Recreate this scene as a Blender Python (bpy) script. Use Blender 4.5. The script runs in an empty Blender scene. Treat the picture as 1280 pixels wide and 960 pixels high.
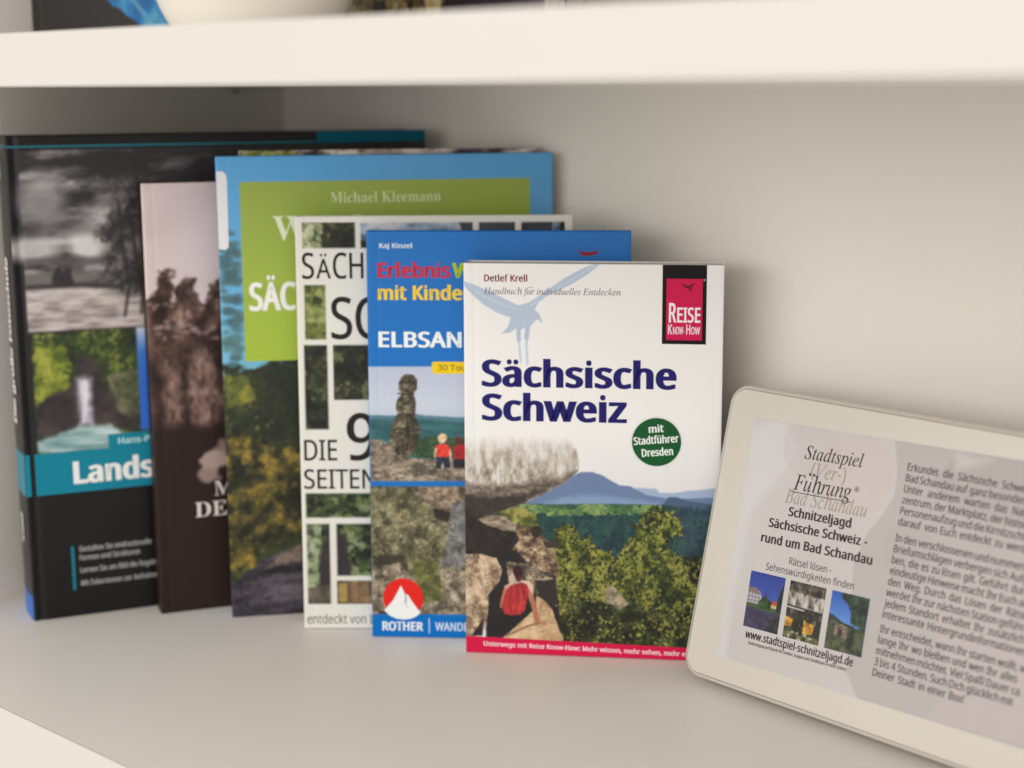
import bpy, math, os, random
import numpy as np
from mathutils import Matrix, Vector

sc = bpy.context.scene
COL = sc.collection
R = math.radians

# ------------------------------------------------------------------ camera
cam_d = bpy.data.cameras.new('camera')
cam = bpy.data.objects.new('camera', cam_d)
COL.objects.link(cam)
sc.camera = cam
psi, pit, rol, FPX = 0.74078894, 0.180906485, -0.0051734, 2012.0
fw = Vector((-math.sin(psi) * math.cos(pit), math.cos(psi) * math.cos(pit), -math.sin(pit)))
rt = Vector((math.cos(psi), math.sin(psi), 0))
up = rt.cross(fw)
r2 = rt * math.cos(rol) + up * math.sin(rol)
u2 = up * math.cos(rol) - rt * math.sin(rol)
M = Matrix((r2, u2, -fw)).transposed().to_4x4()
M.translation = (0, 0, 0.259591)
cam.matrix_world = M
cam_d.sensor_width = 36
cam_d.lens = FPX / 1280 * 36
cam_d.clip_start = 0.02
cam_d.clip_end = 30
cam_d.dof.use_dof = True
cam_d.dof.focus_distance = 0.695
cam_d.dof.aperture_fstop = 5.2

# ------------------------------------------------------------------ light
world = bpy.data.worlds.new('World')
sc.world = world
world.use_nodes = True
world.node_tree.nodes['Background'].inputs[0].default_value = (1.0, 0.965, 0.92, 1)
world.node_tree.nodes['Background'].inputs[1].default_value = 0.86


def area(name, loc, target, sx, sy, power, color):
    d = bpy.data.lights.new(name, 'AREA')
    d.shape = 'RECTANGLE'
    d.size, d.size_y, d.energy, d.color = sx, sy, power, color
    o = bpy.data.objects.new(name, d)
    COL.objects.link(o)
    o.location = loc
    o.rotation_euler = (Vector(target) - Vector(loc)).to_track_quat('-Z', 'Y').to_euler()
    return o


area('window_light', (-0.75, -1.45, 0.72), (-0.4, 0.5, 0.12), 2.4, 1.4, 28, (1.0, 0.975, 0.935))
area('right_fill_light', (0.9, -1.1, 0.75), (-0.3, 0.5, 0.12), 1.1, 0.9, 8, (1.0, 0.89, 0.80))  # unseen warm fill, added on the right to weaken the books' wall shadows
sc.view_settings.view_transform = 'Standard'
sc.view_settings.look = 'None'
sc.view_settings.exposure = -0.12
sc.view_settings.gamma = 1


# ------------------------------------------------------------------ helpers
def lin(c):
    c = np.asarray(c, float) / 255.0
    return np.where(c <= 0.04045, c / 12.92, ((c + 0.055) / 1.055) ** 2.4)


WB = np.array([1.0, 1.045, 1.09])          # the room light is warm: paper colours are cooler than they look


def alb(rgb, k=1.2):
    return np.clip(lin(rgb) * WB * k, 0.0, 0.9)


def link(o, parent=None):
    COL.objects.link(o)
    if parent is not None:
        o.parent = parent
    return o


def mesh_obj(name, verts, faces, mat, parent=None, smooth=False):
    me = bpy.data.meshes.new(name)
    me.from_pydata(verts, [], faces)
    me.update()
    if smooth:
        me.polygons.foreach_set('use_smooth', [True] * len(me.polygons))
    me.materials.append(mat)
    return link(bpy.data.objects.new(name, me), parent)


def thing(name, label, cat, loc=(0, 0, 0), rot=(0, 0, 0), group=None):
    o = bpy.data.objects.new(name, None)
    o.empty_display_size = 0.02
    COL.objects.link(o)
    o.location, o.rotation_euler = loc, rot
    o['label'], o['category'] = label, cat
    if group:
        o['group'] = group
    return o


def box(name, a, b, mat, parent=None, bevel=0.0):
    (x0, y0, z0), (x1, y1, z1) = a, b
    v = [(x0, y0, z0), (x1, y0, z0), (x1, y1, z0), (x0, y1, z0), (x0, y0, z1), (x1, y0, z1), (x1, y1, z1), (x0, y1, z1)]
    f = [(3, 2, 1, 0), (4, 5, 6, 7), (0, 1, 5, 4), (1, 2, 6, 5), (2, 3, 7, 6), (3, 0, 4, 7)]
    o = mesh_obj(name, v, f, mat, parent)
    if bevel:
        m = o.modifiers.new('bevel', 'BEVEL')
        m.width, m.segments, m.limit_method = bevel, 3, 'NONE'
        o.data.polygons.foreach_set('use_smooth', [True] * 6)
        m.harden_normals = True
    return o


# ------------------------------------------------------------------ materials
def new_mat(name, color, rough=0.5, spec=0.5, coat=0.0):
    m = bpy.data.materials.new(name)
    m.use_nodes = True
    b = m.node_tree.nodes['Principled BSDF']
    b.inputs['Base Color'].default_value = (*[float(x) for x in color], 1)
    b.inputs['Roughness'].default_value = rough
    b.inputs['Specular IOR Level'].default_value = spec
    b.inputs['Coat Weight'].default_value = coat
    b.inputs['Coat Roughness'].default_value = 0.12
    return m


def nd(m, t, **kw):
    n = m.node_tree.nodes.new(t)
    for k, v in kw.items():
        setattr(n, k, v)
    return n


def add_relief(m, scale=300.0, strength=0.05, dist=0.0002, detail=3, stretch=(1, 1, 1)):
    nt = m.node_tree
    b = nt.nodes['Principled BSDF']
    tc = nd(m, 'ShaderNodeTexCoord')
    mp = nd(m, 'ShaderNodeMapping')
    mp.inputs['Scale'].default_value = stretch
    no = nd(m, 'ShaderNodeTexNoise')
    no.inputs['Scale'].default_value = scale
    no.inputs['Detail'].default_value = detail
    bu = nd(m, 'ShaderNodeBump')
    bu.inputs['Strength'].default_value = strength
    bu.inputs['Distance'].default_value = dist
    nt.links.new(tc.outputs['Object'], mp.inputs['Vector'])
    nt.links.new(mp.outputs[0], no.inputs['Vector'])
    nt.links.new(no.outputs[0], bu.inputs['Height'])
    nt.links.new(bu.outputs[0], b.inputs['Normal'])
    return m


def mottled(m, color, amount=0.06, scale=8.0):
    nt = m.node_tree
    b = nt.nodes['Principled BSDF']
    tc = nd(m, 'ShaderNodeTexCoord')
    no = nd(m, 'ShaderNodeTexNoise')
    no.inputs['Scale'].default_value = scale
    no.inputs['Detail'].default_value = 5
    ra = nd(m, 'ShaderNodeValToRGB')
    c = np.array(color)
    ra.color_ramp.elements[0].position, ra.color_ramp.elements[1].position = 0.3, 0.7
    ra.color_ramp.elements[0].color = (*(c * (1 - amount)), 1)
    ra.color_ramp.elements[1].color = (*np.clip(c * (1 + amount), 0, 1), 1)
    nt.links.new(tc.outputs['Object'], no.inputs['Vector'])
    nt.links.new(no.outputs[0], ra.inputs[0])
    nt.links.new(ra.outputs[0], b.inputs['Base Color'])
    mr = nd(m, 'ShaderNodeMapRange')
    r0 = b.inputs['Roughness'].default_value
    mr.inputs['To Min'].default_value, mr.inputs['To Max'].default_value = r0 * 0.8, r0 * 1.25
    nt.links.new(no.outputs[0], mr.inputs[0])
    nt.links.new(mr.outputs[0], b.inputs['Roughness'])
    return m


M_shelf = mottled(add_relief(new_mat('white_lacquered_board', (0.78, 0.745, 0.70), 0.42, 0.4), 260, 0.06), (0.78, 0.745, 0.70), 0.035, 3.5)
M_edge = mottled(add_relief(new_mat('board_white_dimmed', (0.62, 0.59, 0.55), 0.4, 0.35), 260, 0.05), (0.62, 0.59, 0.55), 0.015, 5)  # board white darkened so the strongly lit front edges come out dimmer
M_back = mottled(add_relief(new_mat('white_back_board', (0.79, 0.755, 0.70), 0.55, 0.35), 180, 0.08), (0.79, 0.755, 0.70), 0.045, 3.0)
M_pin = new_mat('steel_pin', (0.42, 0.40, 0.37), 0.4)
M_tin = mottled(add_relief(new_mat('cream_box_enamel', (0.545, 0.51, 0.45), 0.32, 0.5, 0.15), 90, 0.05), (0.545, 0.51, 0.45), 0.02, 14)
M_ceramic = new_mat('glazed_ceramic', (0.72, 0.69, 0.62), 0.25, 0.5)

M_page = new_mat('page_block_paper', (0.62, 0.59, 0.54), 0.9, 0.2)
_nt = M_page.node_tree
_tc = nd(M_page, 'ShaderNodeTexCoord')
_wv = nd(M_page, 'ShaderNodeTexNoise')
_mp = nd(M_page, 'ShaderNodeMapping')
_mp.inputs['Scale'].default_value = (4, 6000, 4)
_ra = nd(M_page, 'ShaderNodeValToRGB')
_ra.color_ramp.elements[0].position, _ra.color_ramp.elements[1].position = 0.35, 0.65
_ra.color_ramp.elements[0].color = (0.38, 0.35, 0.31, 1)
_ra.color_ramp.elements[1].color = (0.72, 0.69, 0.63, 1)
_wv.inputs['Scale'].default_value = 1
_nt.links.new(_tc.outputs['Object'], _mp.inputs['Vector'])
_nt.links.new(_mp.outputs[0], _wv.inputs['Vector'])
_nt.links.new(_wv.outputs[0], _ra.inputs[0])
_nt.links.new(_ra.outputs[0], _nt.nodes['Principled BSDF'].inputs['Base Color'])


def print_mat(name, rough=0.32, coat=0.25, relief=0.12):
    m = new_mat(name, (0.5, 0.5, 0.5), rough, 0.3, coat)
    at = nd(m, 'ShaderNodeAttribute')
    at.attribute_name = 'Col'
    m.node_tree.links.new(at.outputs['Color'], m.node_tree.nodes['Principled BSDF'].inputs['Base Color'])
    add_relief(m, 14, relief, 0.0012, 2)
    return m


M_gloss = print_mat('laminated_cover_print', 0.36, 0.08)
M_matt = print_mat('matt_cover_print', 0.5, 0.0)
M_label = print_mat('paper_label_print', 0.45, 0.1, 0.2)
INK = {}


def ink(rgb, k=1.2):
    key = (tuple(rgb), k)
    if key not in INK:
        INK[key] = new_mat('ink', alb(rgb, k), 0.42, 0.15)
    return INK[key]


# ------------------------------------------------------------------ lettering
FD = os.path.join(bpy.utils.resource_path('LOCAL'), 'datafiles', 'fonts')


def font(n):
    try:
        return bpy.data.fonts.load(os.path.join(FD, n))
    except Exception:
        return None


FONTS = {'sans': font('NotoSansHebrew-Regular.woff2'), 'serif': font('NotoSansMath-Regular.woff2')}
FONTS['italic'] = FONTS['serif']
FONTS['bold'] = FONTS['sans']


def mathstr(s, kind):
    if kind not in ('serif', 'italic'):
        return s
    o = ''
    for ch in s:
        if 'A' <= ch <= 'Z':
            o += chr((0x1D400 if kind == 'serif' else 0x1D434) + ord(ch) - 65)
        elif 'a' <= ch <= 'z':
            o += '\u210e' if (ch == 'h' and kind == 'italic') else chr((0x1D41A if kind == 'serif' else 0x1D44E) + ord(ch) - 97)
        else:
            o += ch
    return o


_cache = {}


def embolden(V, Fc, off):
    """weld the outline points and move each outwards by off: a heavier weight of the same letter"""
    key, new, idx = {}, [], []
    for v in V:
        k = (round(v[0], 5), round(v[1], 5))
        if k not in key:
            key[k] = len(new)
            new.append(v)
        idx.append(key[k])
    Fc = [tuple(idx[i] for i in f) for f in Fc]
    Fc = [f for f in Fc if len(set(f)) == len(f)]
    out = []
    for f in Fc:
        a = sum(new[f[i]][0] * new[(f[(i + 1) % len(f)])][1] - new[f[(i + 1) % len(f)]][0] * new[f[i]][1] for i in range(len(f)))
        out.append(f if a > 0 else f[::-1])
    Fc = out
    if not off:
        return new, Fc
    cnt = {}
    for f in Fc:
        for i in range(len(f)):
            cnt[(f[i], f[(i + 1) % len(f)])] = 1
    par = list(range(len(new)))

    def root(a):
        while par[a] != a:
            a = par[a]
        return a
    for f in Fc:
        for a in f[1:]:
            ra, rb = root(a), root(f[0])
            if ra != rb:
                par[ra] = rb
    bb = {}
    for i, v in enumerate(new):
        q = bb.setdefault(root(i), [9, -9, 9, -9])
        q[0], q[1], q[2], q[3] = min(q[0], v[0]), max(q[1], v[0]), min(q[2], v[1]), max(q[3], v[1])
    small = [(bb[root(i)][1] - bb[root(i)][0] < 0.22 and bb[root(i)][3] - bb[root(i)][2] < 0.22) for i in range(len(new))]
    nrm = {}
    for (a, b) in cnt:
        if (b, a) in cnt:
            continue
        ex, ey = new[b][0] - new[a][0], new[b][1] - new[a][1]
        l = math.hypot(ex, ey) or 1
        for q in (a, b):
            nrm.setdefault(q, []).append((ey / l, -ex / l))
    res = []
    for i, v in enumerate(new):
        if i in nrm:
            sx_, sy_ = sum(t[0] for t in nrm[i]), sum(t[1] for t in nrm[i])
            n_ = len(nrm[i])
            sx_, sy_ = sx_ / n_, sy_ / n_
            l2 = max(sx_ * sx_ + sy_ * sy_, 0.35)
            g_ = 0.4 if small[i] else 1.0
            res.append((v[0] + g_ * off * sx_ / l2, v[1] + 0.38 * off * sy_ / l2))
        else:
            res.append(v)
    return res, Fc


def glyphs(s, kind='sans', off=0.0):
    """vertices, faces and advance width of a piece of lettering of size 1"""
    key = (s, kind, off)
    if key in _cache:
        return _cache[key]
    cu = bpy.data.curves.new('t', 'FONT')
    cu.body = mathstr(s, kind) + '.'
    if FONTS[kind]:
        cu.font = FONTS[kind]
    cu.resolution_u = 4
    if kind == 'bold':
        cu.space_character = 1.04 + off * 0.9
    o = bpy.data.objects.new('t', cu)
    COL.objects.link(o)
    bpy.context.view_layer.update()
    ev = o.evaluated_get(bpy.context.evaluated_depsgraph_get())
    me = ev.to_mesh()
    V = [(v.co.x, v.co.y) for v in me.vertices]
    Fc = [tuple(p.vertices) for p in me.polygons]
    ev.to_mesh_clear()
    COL.objects.unlink(o)
    bpy.data.objects.remove(o)
    V, Fc = embolden(V, Fc, off * 0.8 + 0.026 if kind == 'bold' else off)
    # drop the trailing full stop (the right-most connected piece)
    par = list(range(len(V)))

    def find(a):
        while par[a] != a:
            par[a] = par[par[a]]
            a = par[a]
        return a
    for f in Fc:
        for a in f[1:]:
            par[find(a)] = find(f[0])
    used = set(a for f in Fc for a in f)
    if used:
        mx = {}
        for a in used:
            r = find(a)
            mx[r] = max(mx.get(r, -9), V[a][0])
        dot = max(mx, key=mx.get)
        dx = min(V[a][0] for a in used if find(a) == dot)
        Fc = [f for f in Fc if find(f[0]) != dot]
    else:
        dx = 0.3
    rest = [V[a][0] for f in Fc for a in f]
    res = (V, Fc, dx, (min(rest) if rest else 0), (max(rest) if rest else dx))
    _cache[key] = res
    return res


CAP = {}


def capheight(kind, off):
    if (kind, off) not in CAP:
        V, Fc, *_ = glyphs('H', kind, off)
        CAP[(kind, off)] = max(V[a][1] for f in Fc for a in f)
    return CAP[(kind, off)]


def layout(s, kind, off, x, y, cap, w=None, wof=None, sx=None, rot=0.0):
    """lettering laid out in mm; w is the wanted width of wof (or of all of s). Umlauts of serif kinds get their dots here."""
    base = s
    if kind in ('serif', 'italic', ):
        base = s.translate(str.maketrans('äöüÄÖÜ', 'aouAOU'))
    V, Fc, adv, x0, x1 = glyphs(base, kind, off)
    sy = cap / capheight(kind, off)
    if sx is None:
        if w is None:
            sx = sy
        else:
            m = glyphs(wof, kind, off) if wof else (V, Fc, adv, x0, x1)
            sx = w / (m[4] - m[3])
    pts, faces = [], []
    c, sn = math.cos(rot), math.sin(rot)

    def P(a, b):
        a, b = (a - x0) * sx, b * sy
        return (x + a * c - b * sn, y + a * sn + b * c)
    pts = [P(a, b) for a, b in V]
    faces = list(Fc)
    if base != s:
        for i, ch in enumerate(s):
            if ch in 'äöüÄÖÜ':
                pa = glyphs(base[:i], kind, off)[2] if i else 0
                pb = glyphs(base[:i + 1], kind, off)[2]
                mid = (pa + pb) / 2 + (0.05 if kind == 'italic' else 0)
                for d in (-0.09, 0.09):
                    n = len(pts)
                    for k in range(8):
                        pts.append(P(mid + d + 0.045 * math.cos(k * math.pi / 4), 0.52 + 0.045 * math.sin(k * math.pi / 4)))
                    faces.append(tuple(range(n, n + 8)))
    return pts, faces


def put(name, parts, mat, parent, lift=0.10, plane='xz'):
    verts, faces = [], []
    for pts, fc in parts:
        n = len(verts)
        if plane == 'xz':
            verts += [(a / 1000, -lift / 1000, b / 1000) for a, b in pts]
        else:                                 # on a spine: reads upwards, faces -x
            verts += [(-lift / 1000, a / 1000, b / 1000) for a, b in pts]
        faces += [tuple(n + i for i in f) for f in fc]
    return mesh_obj(name, verts, faces, mat, parent)


def text(parent, name, s, x, y, cap, col, kind='bold', off=0.0, w=None, wof=None, rot=0.0, k=1.2, lift=0.10, sx=None):
    return put(name, [layout(s, kind, off, x, y, cap, w, wof, sx, rot)], ink(col, k), parent, lift)


def patch(parent, name, poly, col, k=1.2, lift=0.05):
    return put(name, [(poly, [tuple(range(len(poly)))])], ink(col, k), parent, lift)


def circle(cx, cy, r, n=48):
    return [(cx + r * math.cos(2 * math.pi * i / n), cy + r * math.sin(2 * math.pi * i / n)) for i in range(n)]


def rect(x0, y0, x1, y1):
    return [(x0, y0), (x1, y0), (x1, y1), (x0, y1)]


# ------------------------------------------------------------------ printed pictures (computed per grid point)
def homog(q, W, H):
    """maps layout units (corner quad BL, BR, TL, TR) to millimetres on a W x H sheet"""
    src = [q[0], q[1], q[2], q[3]]
    dst = [(0, 0), (W, 0), (0, H), (W, H)]
    A, B = [], []
    for (x, y), (u, v) in zip(src, dst):
        A += [[x, y, 1, 0, 0, 0, -u * x, -u * y], [0, 0, 0, x, y, 1, -v * x, -v * y]]
        B += [u, v]
    h = np.linalg.solve(np.array(A), np.array(B))

    def f(x, y):
        d = h[6] * x + h[7] * y + 1
        return ((h[0] * x + h[1] * y + h[2]) / d, (h[3] * x + h[4] * y + h[5]) / d)
    return f


class Art:
    def __init__(s, W, H, res, base, f=None):
        s.nx, s.ny = int(round(W / res)) + 1, int(round(H / res)) + 1
        s.W, s.H, s.res = W, H, res
        s.X, s.Y = np.meshgrid(np.linspace(0, W, s.nx), np.linspace(0, H, s.ny))
        s.C = np.zeros((s.ny, s.nx, 3)) + np.array(base, float)
        s.f = f
        s.zs = None
        s.gr = None

    def zoom(s, x0, y0, sc_, sy_=None):
        s.zs = (x0, y0, sc_, sy_ or sc_)
        return s

    def pt(s, p):
        x, y = p
        if s.zs:
            x, y = s.zs[0] + x / s.zs[2], s.zs[1] + y / s.zs[3]
        return s.f(x, y) if s.f else (x, y)

    def noise(s, sx, sy=None, seed=0, octv=4, gain=0.5):
        sy = sy or sx
        out, amp, tot = np.zeros_like(s.X), 1.0, 0.0
        for o in range(octv):
            rng = np.random.RandomState(seed * 31 + o)
            gx, gy = s.X / sx * 2 ** o + 3.7 * o, s.Y / sy * 2 ** o + 1.3 * o
            ix, iy = np.floor(gx).astype(int), np.floor(gy).astype(int)
            fx, fy = gx - ix, gy - iy
            fx, fy = fx * fx * (3 - 2 * fx), fy * fy * (3 - 2 * fy)
            T = rng.rand(iy.max() + 2, ix.max() + 2)
            v = (T[iy, ix] * (1 - fx) + T[iy, ix + 1] * fx) * (1 - fy) + (T[iy + 1, ix] * (1 - fx) + T[iy + 1, ix + 1] * fx) * fy
            out += v * amp
            tot += amp
            amp *= gain
        return out / tot

    def mask(s, poly, soft=None, rough=0.0, rs=3.0, seed=1):
        P = [s.pt(p) for p in poly]
        soft = soft or s.res * 1.2
        d = np.full(s.X.shape, 1e9)
        ins = np.zeros(s.X.shape, bool)
        n = len(P)
        for i in range(n):
            (ax, ay), (bx, by) = P[i], P[(i + 1) % n]
            ex, ey = bx - ax, by - ay
            wx, wy = s.X - ax, s.Y - ay
            t = np.clip((wx * ex + wy * ey) / (ex * ex + ey * ey + 1e-9), 0, 1)
            d = np.minimum(d, (wx - t * ex) ** 2 + (wy - t * ey) ** 2)
            if abs(ey) > 1e-9:
                c = (ay > s.Y) != (by > s.Y)
                ins ^= c & (s.X < ex * (s.Y - ay) / ey + ax)
        d = np.sqrt(d) * np.where(ins, 1, -1)
        if rough:
            d = d + (s.noise(rs, rs, seed, 4) - 0.5) * 2 * rough
        return np.clip(d / soft + 0.5, 0, 1)

    def oval(s, c, rx, ry, soft=None, rough=0, seed=3):
        cx, cy = s.pt(c)
        r = np.sqrt(((s.X - cx) / rx) ** 2 + ((s.Y - cy) / ry) ** 2)
        d = (1 - r) * min(rx, ry)
        if rough:
            d = d + (s.noise(2.5, 2.5, seed) - 0.5) * 2 * rough
        return np.clip(d / (soft or s.res * 1.2) + 0.5, 0, 1)

    def stroke(s, pts, w, soft=None):
        P = [s.pt(p) for p in pts]
        d = np.full(s.X.shape, 1e9)
        for i in range(len(P) - 1):
            (ax, ay), (bx, by) = P[i], P[i + 1]
            ex, ey = bx - ax, by - ay
            t = np.clip(((s.X - ax) * ex + (s.Y - ay) * ey) / (ex * ex + ey * ey + 1e-9), 0, 1)
            d = np.minimum(d, (s.X - ax - t * ex) ** 2 + (s.Y - ay - t * ey) ** 2)
        return np.clip((w / 2 - np.sqrt(d)) / (soft or s.res * 1.2) + 0.5, 0, 1)

    def fill(s, m, col, a=1.0):
        col = np.array(col, float)
        m = (m * a)[..., None]
        s.C = s.C * (1 - m) + col * m
        return s

    def ramp(s, t, cols):
        cols = np.array(cols, float)
        t = np.clip(t, 0, 1) * (len(cols) - 1)
        i = np.clip(t.astype(int), 0, len(cols) - 2)
        f = (t - i)[..., None]
        return cols[i] * (1 - f) + cols[i + 1] * f

    def rock(s, m, cols, sx=4, sy=3, seed=1, crack=0.4, contrast=1.6):
        n = s.noise(sx, sy, seed, 5, 0.6)
        t = (n - 0.5) * contrast * 1.6 + 0.5
        img = s.ramp(t, cols)
        c = np.abs(s.noise(sx * 1.4, sy * 1.1, seed + 7, 4, 0.55) - 0.5)
        c2 = np.clip(1 - c / 0.035, 0, 1) * crack
        img = img * (1 - c2[..., None])
        s.fill(m, img)
        return s

    def leaves(s, m, n, r, cols, seed=1, clump=5.0, asp=1.0):
        rng = np.random.RandomState(seed)
        iy, ix = np.nonzero(m > 0.5)
        if len(iy) == 0:
            return s
        cl = s.noise(clump, clump, seed + 3, 3, 0.6)
        cols = np.array(cols, float)
        K = len(cols)
        pick = rng.randint(0, len(iy), n)
        for q in pick:
            y, x = iy[q], ix[q]
            rr = r * (0.5 + rng.rand()) / s.res
            rx, ry = rr * asp, rr
            v = (cl[y, x] - 0.5) * 2.4 + 0.5 + (rng.rand() - 0.5) * 0.55
            v = min(max(v, 0), 0.999) * (K - 1)
            i = int(v)
            c = cols[i] * (1 - (v - i)) + cols[i + 1] * (v - i)
            hx, hy = int(rx) + 1, int(ry) + 1
            y0, y1, x0, x1 = max(0, y - hy), min(s.ny, y + hy + 1), max(0, x - hx), min(s.nx, x + hx + 1)
            yy, xx = np.mgrid[y0:y1, x0:x1]
            a = rng.rand() * 0.8 - 0.4
            dd = ((xx - x + a * (yy - y)) / rx) ** 2 + ((yy - y) / ry) ** 2
            w = (np.clip(1.5 - dd, 0, 1) * 0.85 * m[y0:y1, x0:x1])[..., None]
            s.C[y0:y1, x0:x1] = s.C[y0:y1, x0:x1] * (1 - w) + c * w
        return s

    def blur(s, n=1, m=None):
        for _ in range(n):
            C = np.pad(s.C, ((1, 1), (1, 1), (0, 0)), 'edge')
            B = (C[:-2, 1:-1] + C[2:, 1:-1] + C[1:-1, :-2] + C[1:-1, 2:] + 2 * C[1:-1, 1:-1]) / 6
            s.C = B if m is None else s.C * (1 - m[..., None]) + B * m[..., None]
        return s

    def build(s, name, mat, parent, k=1.2, bend=None, skirt=0.35, spine=None, y0=0.0):
        """the printed sheet as a mesh: one vertex per print dot, a thin edge running back from its rim"""
        nx, ny = s.nx, s.ny
        X, Z = s.X / 1000, s.Y / 1000
        Yd = np.zeros_like(X) + y0
        if bend is not None:
            Yd = Yd + bend(s.X, s.Y) / 1000
        if s.gr is not None:
            g1 = (np.random.RandomState(5).rand(ny, nx) - 0.5) * 0.30 + (s.noise(1.3, 1.3, 77, 2) - 0.5) * 0.55
            s.C = s.C * (1 + (g1 * s.gr)[..., None])
        rgb = alb(np.clip(s.C, 0, 255), k)
        if spine:                              # wrap: sheet x runs along the spine's depth
            th, bulge = spine
            t = s.X / s.W
            co = np.stack([-(bulge * np.sin(np.pi * np.clip(t, 0, 1)) ** 0.6) / 1000, s.W / 1000 - X, Z], -1).reshape(-1, 3)
        else:
            co = np.stack([X, Yd, Z], -1).reshape(-1, 3)
        idx = np.arange(nx * ny).reshape(ny, nx)
        quads = np.stack([idx[:-1, :-1], idx[:-1, 1:], idx[1:, 1:], idx[1:, :-1]], -1).reshape(-1, 4)
        cols = rgb.reshape(-1, 3)
        if skirt and not spine:
            rim = np.concatenate([idx[0, :], idx[1:, -1], idx[-1, -2::-1], idx[-2:0:-1, 0]])
            back = co[rim].copy()
            back[:, 1] += skirt / 1000
            n0 = len(co)
            co = np.vstack([co, back])
            cols = np.vstack([cols, cols[rim]])
            r_ = np.arange(len(rim))
            q2 = np.stack([rim, n0 + r_, n0 + np.roll(r_, -1), np.roll(rim, -1)], -1)
            quads = np.vstack([quads, q2])
        me = bpy.data.meshes.new(name)
        me.vertices.add(len(co))
        me.vertices.foreach_set('co', co.astype(np.float32).ravel())
        me.loops.add(quads.size)
        me.loops.foreach_set('vertex_index', quads.astype(np.int32).ravel())
        me.polygons.add(len(quads))
        me.polygons.foreach_set('loop_start', (np.arange(len(quads)) * 4).astype(np.int32))
        me.polygons.foreach_set('loop_total', np.full(len(quads), 4, np.int32))
        me.update(calc_edges=True)
        at = me.color_attributes.new('Col', 'FLOAT_COLOR', 'POINT')
        at.data.foreach_set('color', np.hstack([cols, np.ones((len(cols), 1))]).astype(np.float32).ravel())
        if bend is not None or spine:
            sm = np.zeros(len(quads), bool)
            sm[:(nx - 1) * (ny - 1)] = True
            me.polygons.foreach_set('use_smooth', sm)
        me.materials.append(mat)
        return link(bpy.data.objects.new(name, me), parent)


# ------------------------------------------------------------------ bookcase
HS, TS, YF, XL, YB, XR = 0.26178, 0.02026, 0.33931, -0.742157, 0.614215, 0.10
case = thing('bookcase', 'white lacquered bookcase whose shelf carries the row of travel guides', 'bookcase', (XL, YF, 0))


def cbox(name, a, b, mat, bevel=0.0):
    o = box(name, tuple(np.array(a) - (XL, YF, 0)), tuple(np.array(b) - (XL, YF, 0)), mat, case, bevel)
    return o


cbox('shelf_board', (XL, YF - 0.004, -0.034), (XR, YB - 0.0003, 0), M_shelf)
cbox('shelf_board', (XL + 0.0003, YF, HS), (XR - 0.0003, YB - 0.0003, HS + TS), M_shelf)
cbox('side_panel', (XL - 0.02, YF - 0.004, -0.12), (XL - 0.0002, YB + 0.006, 0.62), M_shelf, 0.0008)
cbox('side_panel', (XR + 0.0002, YF - 0.004, -0.12), (XR + 0.02, YB + 0.006, 0.62), M_shelf, 0.0008)
cbox('back_panel', (XL + 0.0004, YB, -0.12), (XR - 0.0004, YB + 0.005, 0.62), M_back)
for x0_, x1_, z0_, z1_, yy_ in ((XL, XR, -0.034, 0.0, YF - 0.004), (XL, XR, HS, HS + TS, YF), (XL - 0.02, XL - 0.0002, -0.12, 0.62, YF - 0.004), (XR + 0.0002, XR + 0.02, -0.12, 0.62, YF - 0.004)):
    cbox('dimmed_front_edge', (x0_ + 0.0003, yy_ - 0.001, z0_ + 0.0003), (x1_ - 0.0003, yy_ + 0.0004, z1_ - 0.00002), M_edge, 0.0)  # thin strip added over each front to carry the dimmed edge colour
# the pin that carries the upper board
pv, pf = [], []
for j, xx in enumerate((0.0, 0.004)):
    for i in range(12):
        a = i * math.pi / 6
        pv.append((XL - XL + xx, 0.5778 - YF + 0.0018 * math.cos(a), HS - 0.0020 + 0.0018 * math.sin(a)))
for i in range(12):
    pf.append((i, (i + 1) % 12, 12 + (i + 1) % 12, 12 + i))
pf.append(tuple(range(12, 24)))
mesh_obj('shelf_pin', pv, pf, M_pin, case)

# ------------------------------------------------------------------ books
BOOK = {
    'front': ((-0.50222, 0.51630, 0.00037), 35.237, 1.318, 0.11681, 0.18244, [[582.6, 814.7], [896.5, 826.8], [579.2, 328.7], [905.7, 331.4]]),
    'rother': ((-0.55148, 0.50223, 0.00031), 38.427, 1.945, 0.12305, 0.19501, [[465.6, 795.2], [784.9, 801.0], [457.5, 288.8], [789.0, 289.1]]),
    'n99': ((-0.58470, 0.48782, 0.00034), 42.027, 1.975, 0.13129, 0.20091, [[380.8, 785.5], [715.7, 784.5], [368.2, 270.8], [716.0, 269.2]]),
    'klee': ((-0.62520, 0.47511, 0.00009), 52.656, 0.567, 0.16446, 0.22871, [[290.5, 771.8], [692.3, 747.2], [268.7, 196.0], [690.9, 190.8]]),
    'brown': ((-0.65631, 0.45459, 0.00015), 63.282, 0.791, 0.13492, 0.21575, [[201.8, 767.5], [520.9, 730.0], [175.8, 229.6], [510.4, 221.2]]),
    'land': ((-0.69408, 0.40586, 0.00034), 65.893, 0.587, 0.21174, 0.23881, [[43.8, 776.2], [541.1, 711.7], [6.1, 170.2], [531.1, 162.1]]),
    'box': ((-0.40549, 0.55364, 0.00430), -6.166, 13.827, 0.29503, 0.13095, [[850.7, 839.2], [1729.4, 1152.2], [915.6, 477.4], [1827.4, 633.5]]),
}


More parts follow.
